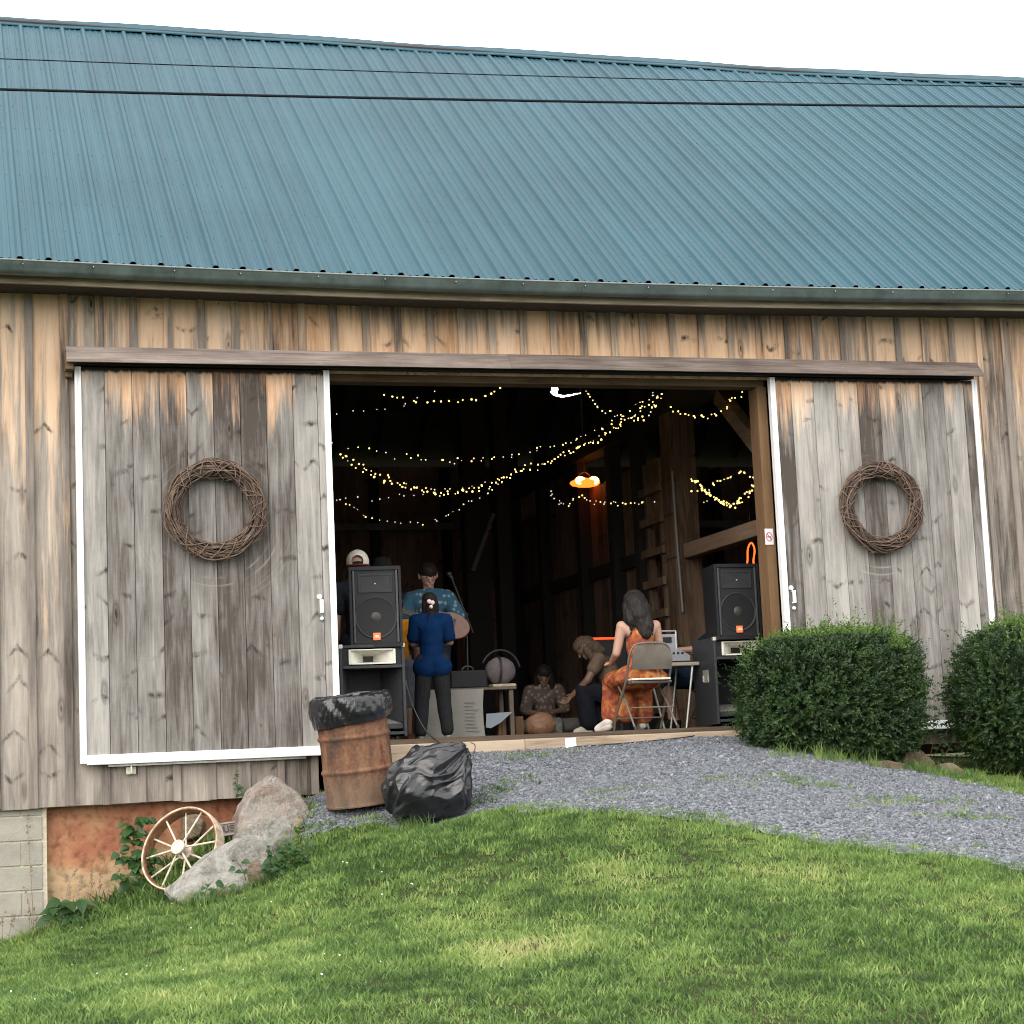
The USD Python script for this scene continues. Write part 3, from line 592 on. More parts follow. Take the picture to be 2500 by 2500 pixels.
y0 = 3.3
k = 0
ysb = np.arange(3.75, 10.2, .33)
for y in ysb:
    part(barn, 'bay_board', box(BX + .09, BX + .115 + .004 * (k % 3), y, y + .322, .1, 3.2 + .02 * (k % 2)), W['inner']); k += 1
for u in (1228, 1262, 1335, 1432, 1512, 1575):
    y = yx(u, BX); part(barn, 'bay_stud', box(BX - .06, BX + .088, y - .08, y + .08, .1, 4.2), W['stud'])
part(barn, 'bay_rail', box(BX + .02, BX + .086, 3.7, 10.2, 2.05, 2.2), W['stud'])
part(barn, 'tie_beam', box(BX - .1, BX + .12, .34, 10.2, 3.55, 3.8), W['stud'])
part(barn, 'bay_post', rbox(BX - .15, BX + .15, 2.85, 3.15, .1, 3.55, .015), W['post'])
part(barn, 'bay_girt', rbox(BX - .06, BX + .08, .34, 2.85, 1.94, 2.1, .012), W['girt'])
part(barn, 'bay_brace', obox((BX, 1.75, 3.5), (BX, .36, 2.45), .11, .16), W['girt'])
part(barn, 'front_post', box(BX - .12, BX + .16, .345, .6, .1, 3.55), W['stud'])
for u, w in ((1168, .3), (1235, .18)):
    q = at(u, 1500, 7.2); part(barn, 'inner_post', box(q[0] - w / 2, q[0] + w / 2, 7.1, 7.35, .1, 5.6), W['stud'])
a_, b_ = at(1203, 1255, 7.0), at(1152, 1395, 7.0)
part(barn, 'inner_brace', obox(a_, b_, .05, .11, (0, 1, 0)), plain('grey_brace', (.10, .095, .1), .8, noise=.2))
part(barn, 'conduit', tube([at(1641, 1150, 2.82), at(1652, 1310, 2.82), at(1667, 1495, 2.82)], .014), plain('dull_grey_conduit', (.16, .155, .15), .5))
for x in (-.45,):
    for k, y in enumerate(np.arange(.4, 10.2, .33)):
        part(barn, 'left_bay_board', box(x - .03, x - .005, y, y + .322, .1, 3.6), W['inner'])
# foundation
PARGE_N = {'g': ('geometry', {}), 'n': ('noise_texture', {'scale': 2.6, 'detail': 6.0, 'roughness': 0.6}), 'n2': ('noise_texture', {'scale': 16.0, 'detail': 5.0}), 's': ('separate_xyz', {}),
           'zr': ('map_range', {'from_min': -1.25, 'from_max': -.55, 'to_min': -.34, 'to_max': .22, 'clamp': True}), 'a': ('math', {'math_type': 'add'}), 'r': ('rgb_ramp', {'ramp': [(0.3, (0.40, 0.28, 0.17)), (0.5, (0.45, 0.31, 0.185)), (0.58, (0.41, 0.22, 0.12)), (0.78, (0.30, 0.12, 0.07))]}),
           'r2': ('rgb_ramp', {'ramp': [(0.3, (0.45, 0.45, 0.45)), (0.5, (1, 1, 1)), (1, (1.15, 1.15, 1.15))]}), 'mu': ('mix', {'mix_type': 'multiply', 'fac': 0.8}), 'p': ('principled_bsdf', {'roughness': .95, 'specular_ior_level': .15}), 'b': ('bump', {'strength': .6, 'distance': .02})}
PARGE = M('red_parged_render', PARGE_N, [('g.position', 'n.vector'), ('g.position', 'n2.vector'), ('g.position', 's.vector'), ('s.z', 'zr.value'), ('zr.result', 'a.value1'), ('n.fac', 'a.value2'), ('a.result', 'r.fac'), ('n2.fac', 'r2.fac'),
                                         ('r.color', 'mu.color1'), ('r2.color', 'mu.color2'), ('mu.color', 'p.base_color'), ('n2.fac', 'b.height'), ('b.normal', 'p.normal')])
V, F = grid(np.linspace(-2.44, 3.9, 160), np.linspace(-1.9, -.345, 44), lambda x, y: 0 * x)
V = np.c_[V[:, 0], .24 + .035 * (meshkit.fbm(V * (2.2, 3.5, 1), 4, 3) - .5), V[:, 1]]
f_ = part(barn, 'foundation', (V, F), PARGE, smooth=True, label='red and buff parged foundation wall')
BLK = plain('grey_concrete_block', (0.30, 0.285, 0.24), 0.95, noise=.16, scale=5, bump=.5, bscale=120)
MORT = plain('cream_mortar', (0.47, 0.42, 0.32), 0.95, noise=.15, scale=30, bump=.4)
pier = part(barn, 'block_wall', cat_([box(-6, -2.445, .155, .42, -2.0, -.35)]), MORT, label='concrete block wall with cream mortar joints')
z1 = at(50, 1996, .14)[2]
for r in range(-1, 7):
    zt = z1 - r * .2; off = 0 if r % 2 == 0 else .2
    for k in range(9):
        xb = -2.452 - k * .4 + off; xa = xb - .4; xb = min(xb, -2.452)
        if xb - xa < .1: continue
        b = rbox(xa + .011, xb - (.0 if xb > -2.46 else .0) - (.03 if xb > -2.46 else .001), .143 + rng.uniform(0, .004), .2, zt - .189, min(zt - .002, -.352), .005, 6)
        part(pier, 'block', b, BLK)
#@@PROPS
# ------------------------------------------------------------------ outdoor things
def wreath(cx, cy, cz, seed, label):
    r = np.random.default_rng(seed); t = thing('wreath', label, 'wreath', (cx, cy, cz), 'grapevine wreaths on the sliding doors')
    R0 = .360
    a = np.linspace(0, 2 * np.pi, 90, endpoint=False); A, B = [], []
    for k in range(64):
        r_ = .066 * math.sqrt(r.random()); ph = r.uniform(0, 6.283); tw = r.choice([-1, 0, 0, 1, 1, 2]); e = [r.uniform(-.016, .016) for _ in range(4)]
        rr = R0 + r_ * np.cos(ph + tw * a) + e[0] * np.cos(2 * a + ph) + e[1] * np.sin(3 * a) + .006 * np.sin(9 * a + ph * 3)
        yy = -.01 + .75 * r_ * np.sin(ph + tw * a) + .004 * np.sin(7 * a + ph)
        P = np.c_[cx + rr * np.cos(a), np.minimum(cy + yy, cy + .05), cz + rr * np.sin(a)]
        (A if k % 3 else B).append(tube(P, r.uniform(.0035, .0075), 5, closed=True))
    part(t, 'vine_coil', cat_(A), VINE, smooth=True); part(t, 'vine_coil', cat_(B), VINE2, smooth=True)
    for k in range(16):
        a0 = r.uniform(0, 6.283); n_ = 26; ln = r.uniform(.35, .75); aa = a0 + np.linspace(0, ln, n_); ph = np.linspace(0, r.uniform(2.5, 5.5), n_) + r.uniform(0, 6)
        rr = R0 + .075 * np.cos(ph); yy = -.012 - .058 * np.abs(np.sin(ph)) + .01
        part(t, 'wrap_twig', tube(np.c_[cx + rr * np.cos(aa), cy + yy, cz + rr * np.sin(aa)], .0045, 5), VINE2, smooth=True)
    for k in range(60):
        a0 = r.uniform(0, 6.283); s_ = r.choice([-1, 1]); ln = r.uniform(.08, .2); q = np.linspace(0, 1, 8)
        rr = R0 + .06 + q * ln * .35 * (1 + .6 * r.random()) - .03; aa = a0 + s_ * q * ln * 1.7
        if r.random() < .25: rr = R0 - .05 - q * .05
        A_ = np.c_[cx + rr * np.cos(aa), cy - .02 - .03 * q * r.random(), cz + rr * np.sin(aa)]
        part(t, 'loose_twig', tube(A_, np.linspace(.003, .0012, 8), 4), VINE2)


VINE = plain('dark_grapevine', (0.075, 0.049, 0.036), .85, noise=.45, scale=25)
VINE2 = plain('brown_grapevine', (0.145, 0.098, 0.069), .85, noise=.4, scale=25)
wreath(-1.032, -.062, 2.09, 11, 'twisted grapevine wreath hanging on the left sliding door')
wreath(5.226, -.062, 2.082, 12, 'twisted grapevine wreath hanging on the right sliding door above the hedge')

# rusty drum
RUSTN = {'g': ('geometry', {}), 'n': ('noise_texture', {'scale': 5.0, 'detail': 6.0, 'roughness': .6}), 'n2': ('noise_texture', {'scale': 38.0, 'detail': 5.0}), 'm': ('mapping', {'scale': (1, 1, .35)}), 's': ('separate_xyz', {}),
         'r': ('rgb_ramp', {'ramp': [(0.37, (0.045, 0.034, 0.028)), (0.45, (0.09, 0.048, 0.031)), (0.51, (0.145, 0.068, 0.038)), (0.58, (0.195, 0.105, 0.06)), (0.66, (0.12, 0.034, 0.021))]}),
         'zb': ('map_range', {'from_min': -.34, 'from_max': -.12, 'to_min': .78, 'to_max': 0, 'clamp': True}), 'zz': ('math', {'math_type': 'multiply'}), 'gr': ('math', {'math_type': 'greater_than', 'value2': .37}), 'mxc': ('mix', {'color2': (0.12, 0.11, 0.085)}),
         'k': ('math', {'math_type': 'multiply_add', 'value2': .22}), 'k1': ('math', {'math_type': 'multiply', 'value2': .82}), 'p': ('principled_bsdf', {'roughness': .8, 'specular_ior_level': .3}), 'b': ('bump', {'strength': .35, 'distance': .004})}
RUST = M('rusty_drum_steel', RUSTN, [('g.position', 'm.vector'), ('m.vector', 'n.vector'), ('g.position', 'n2.vector'), ('g.position', 's.vector'), ('n.fac', 'k1.value1'), ('n2.fac', 'k.value1'), ('k1.result', 'k.value3'), ('k.result', 'r.fac'), ('s.z', 'zb.value'), ('zb.result', 'zz.value1'), ('n.fac', 'zz.value2'),
                                     ('zz.result', 'mxc.fac'), ('r.color', 'mxc.color1'), ('mxc.color', 'p.base_color'), ('n2.fac', 'b.height'), ('b.normal', 'p.normal')])
dc = np.array((.035, -.62, -.43)); t = thing('steel_drum', 'rusty dented steel drum used as a litter bin beside the doorway', 'barrel', dc)
R_ = .288
pr = [(0, .012), (R_ - .012, .012), (R_ - .008, 0), (R_ + .004, 0), (R_ + .006, .012), (R_, .022)]
for zr_ in (.30, .585):
    pr += [(R_, zr_ - .028), (R_ + .006, zr_ - .018), (R_ + .014, zr_ - .006), (R_ + .014, zr_ + .006), (R_ + .006, zr_ + .018), (R_, zr_ + .028)]
pr += [(R_, .80), (R_ + .003, .835)]
pr2 = []
for a, b in zip(pr[:-1], pr[1:]):
    n_ = max(1, int(np.hypot(b[0] - a[0], b[1] - a[1]) / .035)); pr2 += [tuple(np.array(a) + (np.array(b) - a) * i / n_) for i in range(n_)]
pr2.append(pr[-1])
dr = lathe(pr2, 72)
nn = meshkit.fbm(dr.vertices * 4.2, 3, 8) - .5; rad = np.hypot(dr.vertices[:, 0], dr.vertices[:, 1])[:, None] + 1e-6
dr.vertices[:, :2] *= 1 + .055 * nn[:, None] * (rad > .2)
TILT = np.array(trimesh.transformations.rotation_matrix(math.radians(-5.5), (0, 1, 0)) @ trimesh.transformations.rotation_matrix(math.radians(3), (1, 0, 0)))


def tilt(m):
    m = trimesh.Trimesh(*arr(m), process=False); m.apply_scale((1, 1, .96)); m.apply_transform(TILT); m.apply_translation(dc); return m


part(t, 'drum_body', tilt(dr), RUST, smooth=35)
ra = np.linspace(0, 2 * np.pi, 72, endpoint=False)
part(t, 'rim', tilt(tube(np.c_[(R_ + .006) * np.cos(ra), (R_ + .006) * np.sin(ra), .838 + 0 * ra], .011, 8, closed=True)), RUST, smooth=True)
BAGN = {'g': ('geometry', {}), 'n': ('noise_texture', {'scale': 9.0, 'detail': 5.0, 'roughness': .55, 'distortion': 1.6}), 'n2': ('noise_texture', {'scale': 45.0, 'detail': 3.0}), 'm': ('mapping', {'scale': (1, 1, 1.8), 'rotation': (0.4, 0.5, 0.2)}), 'p': ('principled_bsdf', {'base_color': (0.008, 0.0085, 0.010), 'roughness': .2, 'specular_ior_level': .4, 'coat_weight': .35, 'coat_roughness': .08}),
        'b': ('bump', {'strength': .28, 'distance': .03}), 'b2': ('bump', {'strength': .08, 'distance': .006})}
BAGM = M('black_bin_bag', BAGN, [('g.position', 'm.vector'), ('m.vector', 'n.vector'), ('g.position', 'n2.vector'), ('n.fac', 'b.height'), ('n2.fac', 'b2.height'), ('b.normal', 'b2.normal'), ('b2.normal', 'p.normal')])
na = 160; a = np.arange(na) / na * 2 * np.pi; rows = []
skirt = [(R_ + .022, .70, 0), (R_ + .028, .735, .3), (R_ + .033, .78, 1), (R_ + .032, .83, 1), (R_ + .03, .88, .9), (R_ + .026, .92, .7), (R_ + .02, .94, .4), (R_ + .004, .945, .3), (R_ - .015, .93, .5), (R_ - .02, .88, 1), (R_ - .025, .8, 1), (R_ - .04, .62, 1), (R_ - .08, .3, 1), (.02, .2, 1)]
for (r_, z_, wv) in skirt:
    P3 = np.c_[np.cos(a + z_ * 2.2) * 3.4, np.sin(a + z_ * 2.2) * 3.4, np.full(na, z_ * 1.2)]
    dn = (.55 - np.abs(2 * meshkit.fbm(P3 * 1.2, 2, 4) - 1)) * .035 * (.35 + wv) + .009 * wv * np.abs(np.sin(17 * a + 26 * z_ + 3 * np.sin(3 * a)))
    dz = (meshkit.fbm(np.c_[np.cos(a) * 2, np.sin(a) * 2, 0 * a + 3], 3, 9) - .5) * (.05 if z_ > .9 else .04 if z_ < .72 else .0) + (.025 * np.cos(a + .4) if z_ < .76 else 0)
    rr = r_ + (dn if z_ < .935 or r_ < R_ else dn * .4); rows.append(np.c_[rr * np.cos(a), rr * np.sin(a), z_ + dz])
V = np.vstack(rows); F = [[i * na + q, i * na + (q + 1) % na, (i + 1) * na + (q + 1) % na, (i + 1) * na + q] for i in range(len(skirt) - 1) for q in range(na)]
lin = tilt((V, np.array(F))).subdivide(); lin.vertices += lin.vertex_normals * ((meshkit.fbm(lin.vertices * 16, 3, 2) - .5) * .004)[:, None]
single('bin_liner', lin, BAGM, 'black plastic bin liner folded over the rim of the rusty drum', 'bin liner', smooth=True)

# tied rubbish bag
s = trimesh.creation.icosphere(subdivisions=6, radius=1.0); d = s.vertices.copy(); P = d * np.array((.345, .30, .335))
P[:, 2] = np.where(P[:, 2] < 0, P[:, 2] * .92, P[:, 2]); up_ = np.array((.62, -.28, .62)); up_ /= np.linalg.norm(up_)
c_ = d @ up_; P += np.clip(c_ - .74, 0, 1)[:, None] ** 1.25 * up_ * .62
pin = np.clip((c_ - .80) / .16, 0, 1); ax_ = (P @ up_)[:, None] * up_; P = ax_ + (P - ax_) * (1 - .25 * pin[:, None] + .55 * np.clip((c_ - .955) / .045, 0, 1)[:, None])
tt = np.cross(up_, (0, 1, .2)); tt /= np.linalg.norm(tt); bb = np.cross(up_, tt); ang = np.arctan2(d @ tt, d @ bb)
fold = np.abs(np.sin(ang * 6.5 + 2.4 * meshkit.noise(d * 2.1, 3) * 3)) * np.clip((c_ + .25) / .9, 0, 1) ** 1.1
w1 = meshkit.fbm(d * 1.8, 2, 21) - .5; qf = np.c_[np.cos(ang) * 2.6, np.sin(ang) * 2.6, c_ * 1.1] + .35 * meshkit.noise(d * 2.0, 8)[:, None]; w2 = 1 - np.abs(2 * meshkit.fbm(qf, 2, 22) - 1); w3 = 1 - np.abs(2 * meshkit.fbm(d * (7, 7, 11), 2, 25) - 1)
P += d * (.10 * w1 + .10 * (w2 - .75) + .0 * (w3 - .75) - .02 * fold)[:, None]
P += np.array((.455, -1.18, -.325)); gzz = gz(P[:, 0], P[:, 1]) + .012; P[:, 2] = np.where(P[:, 2] < gzz, gzz + (P[:, 2] - gzz) * .1, P[:, 2])
rb = thing('rubbish_bag', 'full black rubbish bag slumped on the gravel beside the drum', 'rubbish bag', (.455, -1.18, -.62))
part(rb, 'bag', (P, s.faces), BAGM, smooth=True)
kn = np.array((.455, -1.18, -.325)) + up_ * .475
part(rb, 'tie_string', tube(smoothpath([kn + (0, -.05, .03), kn + (.03, -.08, .0), kn + (.01, -.1, -.05), kn + (.02, -.13, -.12)], 14), .004, 5), RUBBER)

# boulders
RKN = lambda c1, c2, c3, c4: {'g': ('geometry', {}), 'n': ('noise_texture', {'scale': 4.5, 'detail': 7.0, 'roughness': .62, 'distortion': .8}), 'n2': ('noise_texture', {'scale': 32.0, 'detail': 6.0, 'roughness': .7}), 'k1': ('math', {'math_type': 'multiply', 'value2': .75}), 'k': ('math', {'math_type': 'multiply_add', 'value2': .28}),
                              'r': ('rgb_ramp', {'ramp': [(0.36, c1), (0.47, c2), (0.56, c3), (0.66, c4)]}), 'v': ('voronoi_texture', {'feature': 'distance_to_edge', 'scale': 2.6}), 'vd': ('vector_math', {'math_type': 'multiply_add', 'vector2': (.7, .7, .7)}), 'vr': ('rgb_ramp', {'ramp': [(0, (.25, .22, .2)), (.010, (.5, .47, .44)), (.03, (1, 1, 1))]}), 'vm': ('mix', {'mix_type': 'multiply', 'fac': .45}), 'p': ('principled_bsdf', {'roughness': .92, 'specular_ior_level': .2}), 'b': ('bump', {'strength': .9, 'distance': .025})}
RKL = [('n.color', 'vd.vector1'), ('g.position', 'vd.vector3'), ('vd.vector', 'v.vector'), ('v.distance', 'vr.fac'), ('r.color', 'vm.color1'), ('vr.color', 'vm.color2'), ('g.position', 'n.vector'), ('g.position', 'n2.vector'), ('n.fac', 'k1.value1'), ('n2.fac', 'k.value1'), ('k1.result', 'k.value3'), ('k.result', 'r.fac'), ('vm.color', 'p.base_color'), ('n2.fac', 'b.height'), ('b.normal', 'p.normal')]
ROCK1 = M('grey_lichen_rock', RKN((0.10, 0.095, 0.085), (0.21, 0.20, 0.175), (0.30, 0.29, 0.26), (0.37, 0.36, 0.33)), RKL)
ROCK2 = M('rusty_buff_rock', RKN((0.17, 0.105, 0.075), (0.24, 0.195, 0.165), (0.29, 0.27, 0.245), (0.33, 0.21, 0.14)), RKL)
ROCK3 = M('brown_field_stone', RKN((0.08, 0.06, 0.042), (0.15, 0.112, 0.076), (0.21, 0.162, 0.114), (0.25, 0.205, 0.155)), RKL)


def rock(pts, seed, mat, name, label, amp=.05, cat='boulder', group=None, ridge=.5):
    h = m3.Manifold.hull_points(np.array(pts, float)); m = trimesh.Trimesh(*arr(h.refine_to_length(.018)), process=False)
    trimesh.smoothing.filter_taubin(m, iterations=5); n_ = m.vertex_normals
    f = meshkit.fbm(m.vertices * 3.4, 5, seed) - .5; g = np.abs(meshkit.fbm(m.vertices * (6, 6, 13), 3, seed + 7) - .5); st_ = meshkit.fbm(m.vertices * (2.5, 2.5, 5), 3, seed + 3) * 7; f = f * .75 + (np.floor(st_) + np.clip((st_ % 1) * 4, 0, 1) - st_) * .16
    m.vertices += n_ * (f * amp * 2 - g * amp * ridge * 1.4)[:, None]
    return single(name, m, mat, label, cat, group, smooth=38)


def R3(u, v, y): return at(u, v, y)


def rockpts(front, dy, seed=0):
    r = np.random.default_rng(seed); P = []
    for (u, v, y) in front:
        p = at(u, v, y); P += [p, p + np.array((r.uniform(-.05, .05), dy, r.uniform(-.08, .02)))]
    return P


rock(rockpts([(668, 1896, -.35), (620, 1935, -.45), (585, 1990, -.5), (572, 2060, -.5), (770, 2000, -.5), (735, 1945, -.42), (690, 2090, -.6), (780, 2040, -.5)], .32, 1), 31, ROCK2, 'boulder', 'large pointed rusty buff boulder against the barn foundation', .045)
rock(rockpts([(615, 2012, -.72), (660, 1998, -.74), (715, 2012, -.72), (730, 2050, -.7), (700, 2100, -.75), (590, 2075, -.75), (585, 2040, -.7), (640, 2120, -.8)], .22, 2), 32, ROCK1, 'boulder', 'flat grey ledge rock in front of the pointed boulder', .04)
rock(rockpts([(425, 2160, -1.02), (445, 2140, -1.0), (520, 2085, -.98), (575, 2048, -.95), (640, 2040, -.95), (655, 2070, -.98), (652, 2130, -1.05), (560, 2170, -1.1), (450, 2205, -1.1), (420, 2190, -1.08), (600, 2190, -1.1)], .3, 3), 33, ROCK1, 'boulder', 'long pale grey boulder leaning in front of the old wheel', .04)
rock(rockpts([(600, 2120, -1.13), (640, 2110, -1.12), (648, 2150, -1.14), (605, 2165, -1.15), (622, 2095, -1.1)], .08, 4), 34, ROCK3, 'stone', 'small ochre stone tucked under the long grey boulder', .02, 'stone')
rock(rockpts([(2208, 1848, -1.0), (2225, 1826, -1.0), (2250, 1830, -1.0), (2285, 1862, -1.02), (2205, 1875, -1.0), (2280, 1880, -1.0)], .22, 5), 35, ROCK3, 'stone', 'tan field stone between the two clipped hedges', .02, 'stone')
rock(rockpts([(2295, 1866, -1.25), (2325, 1862, -1.25), (2352, 1880, -1.25), (2300, 1895, -1.25), (2345, 1898, -1.25)], .2, 6), 36, ROCK3, 'stone', 'low tan stone at the foot of the right hand hedge', .015, 'stone')
rock(rockpts([(2135, 1862, -1.45), (2170, 1856, -1.45), (2215, 1866, -1.45), (2140, 1885, -1.45), (2205, 1885, -1.45)], .2, 7), 37, ROCK3, 'stone', 'flat half buried stone below the left hand hedge', .015, 'stone')
rock(rockpts([(452, 1985, .08), (475, 1978, .06), (497, 2000, .06), (490, 2040, .05), (455, 2050, .05)], .12, 8), 38, ROCK3, 'stone', 'rounded foundation stone seen through the old wheel', .02, 'stone')

# iron wagon wheel
IRON = plain('rusty_white_iron', (0.46, 0.36, 0.27), .85, noise=.55, scale=14, bump=.5)
IRON2 = plain('rust_brown_iron', (0.20, 0.095, 0.045), .9, noise=.4, scale=16, bump=.5)
CREAM = plain('cream_painted_iron', (0.56, 0.47, 0.38), .8, noise=.4, scale=22, bump=.3)
wc = at(446, 2076, -.40) + np.array((0, 0, 0)); RWH = .355
wt = thing('wagon_wheel', 'old rusty iron spoked wheel leaning on the foundation behind the long boulder', 'wagon wheel', wc)
WR = trimesh.transformations.rotation_matrix(math.radians(-42), (0, 0, 1)) @ trimesh.transformations.rotation_matrix(math.radians(-25), (1, 0, 0))


def wh(m):
    m = trimesh.Trimesh(*arr(m), process=False); m.apply_transform(WR); m.apply_translation(wc); return m


def wl(x, y, z): return np.array((x, y, z))


tyre = lathe([(RWH - .012, -.055), (RWH, -.058), (RWH + .004, 0), (RWH, .058), (RWH - .012, .055), (RWH - .010, 0), (RWH - .012, -.055)], 80); tyre.apply_transform(trimesh.transformations.rotation_matrix(math.pi / 2, (1, 0, 0)))
part(wt, 'rim', wh(tyre), IRON, smooth=35)
inr = lathe([(RWH - .020, -.052), (RWH - .0135, -.054), (RWH - .0135, .054), (RWH - .020, .052), (RWH - .020, -.052)], 80); inr.apply_transform(trimesh.transformations.rotation_matrix(math.pi / 2, (1, 0, 0)))
part(wt, 'inner_rim', wh(inr), IRON2, smooth=35)
hub = lathe([(0, -.15), (.032, -.15), (.038, -.07), (.062, -.05), (.062, -.03), (.042, -.02), (.042, .05), (.06, .06), (.06, .08), (.03, .085), (0, .085)], 24); hub.apply_transform(trimesh.transformations.rotation_matrix(math.pi / 2, (1, 0, 0)))
part(wt, 'hub', wh(hub), CREAM, smooth=35)
for k in range(12):
    a = k / 12 * 2 * np.pi + .2; o = .045 if k % 2 else -.045
    part(wt, 'spoke', wh(tube([wl(.045 * math.cos(a), o, .045 * math.sin(a)), wl((RWH - .01) * math.cos(a), o * .25, (RWH - .01) * math.sin(a))], .0085, 7)), CREAM, smooth=True)
# cast plaque with lettering
pc = at(572, 2022, -.36); pt = thing('plaque', 'dark metal plaque with raised letters wedged beside the grey ledge rock', 'plaque', pc)
PLM = plain('dull_grey_brown_plate', (0.15, 0.13, 0.115), .8, noise=.3, scale=30)


def plq(m):
    m = trimesh.Trimesh(*arr(m), process=False); m.apply_transform(trimesh.transformations.rotation_matrix(math.radians(66), (1, 0, 0))); m.apply_transform(trimesh.transformations.rotation_matrix(math.radians(-6), (0, 1, 0))); m.apply_translation(pc); return m


part(pt, 'plate', plq(box(-.15, .15, -.055, .06, -.012, 0)), PLM)
part(pt, 'raised_border', plq(cat_([box(-.16, .16, .046, .06, .0005, .008), box(-.16, .16, -.055, -.041, .0005, .008), box(-.16, -.146, -.040, .045, .0005, .008), box(.146, .16, -.040, .045, .0005, .008)])), plain('worn_plate_edge', (.24, .22, .19), .8, noise=.2))
tx = meshkit.text_mesh('RUSTIC', .055, .005, bold=True); tx.apply_translation((-tx.bounds[1, 0] / 2 - tx.bounds[0, 0] / 2, -.024, .0006)); tx.vertices[:, 0] *= .27 / (tx.bounds[1, 0] - tx.bounds[0, 0])
part(pt, 'lettering', plq(tx), plain('dark_letter', (.05, .04, .036), .8))

# hedges
LF = {'g': ('geometry', {}), 'n': ('noise_texture', {'scale': 5.0, 'detail': 3.0}), 'a': ('math', {'math_type': 'multiply_add', 'value2': .45}), 'k': ('math', {'math_type': 'multiply', 'value2': .6}),
      'r': ('rgb_ramp', {'ramp': [(0.25, (0.018, 0.042, 0.012)), (0.5, (0.055, 0.108, 0.022)), (0.68, (0.105, 0.168, 0.034)), (0.85, (0.20, 0.24, 0.06))]}), 'p': ('principled_bsdf', {'roughness': .45, 'specular_ior_level': .4}), 't': ('translucent_bsdf', {}), 'mx': ('mix_closure', {'fac': .25})}
LFL = [('g.position', 'n.vector'), ('n.fac', 'k.value1'), ('g.random_per_island', 'a.value1'), ('k.result', 'a.value3'), ('a.result', 'r.fac'), ('r.color', 'p.base_color'), ('r.color', 't.color'), ('p.BSDF', 'mx.closure1'), ('t.BSDF', 'mx.closure2')]
LEAF = M('hedge_leaf', LF, LFL, surface='mx.closure')
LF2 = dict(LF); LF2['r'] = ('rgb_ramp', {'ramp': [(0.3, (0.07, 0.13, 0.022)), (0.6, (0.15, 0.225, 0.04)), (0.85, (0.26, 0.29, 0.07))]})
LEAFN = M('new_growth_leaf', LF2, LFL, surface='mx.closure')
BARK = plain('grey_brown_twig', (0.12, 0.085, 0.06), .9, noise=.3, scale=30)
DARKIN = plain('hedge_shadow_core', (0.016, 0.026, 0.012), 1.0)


def leaf_batch(c, d, nrm, ln, wd):
    """diamond leaves folded along the midrib: c base, d direction, nrm normal"""
    s = np.cross(d, nrm); s /= np.linalg.norm(s, axis=1, keepdims=True) + 1e-9; ln, wd = ln[:, None], wd[:, None]
    V = np.stack([c, c + d * ln * .5 + s * wd + nrm * wd * .35, c + d * ln, c + d * ln * .5 - s * wd + nrm * wd * .35], 1).reshape(-1, 3)
    k = np.arange(len(c))[:, None] * 4; F = np.vstack([k + np.array([0, 1, 2]), k + np.array([0, 2, 3])]); return V, F


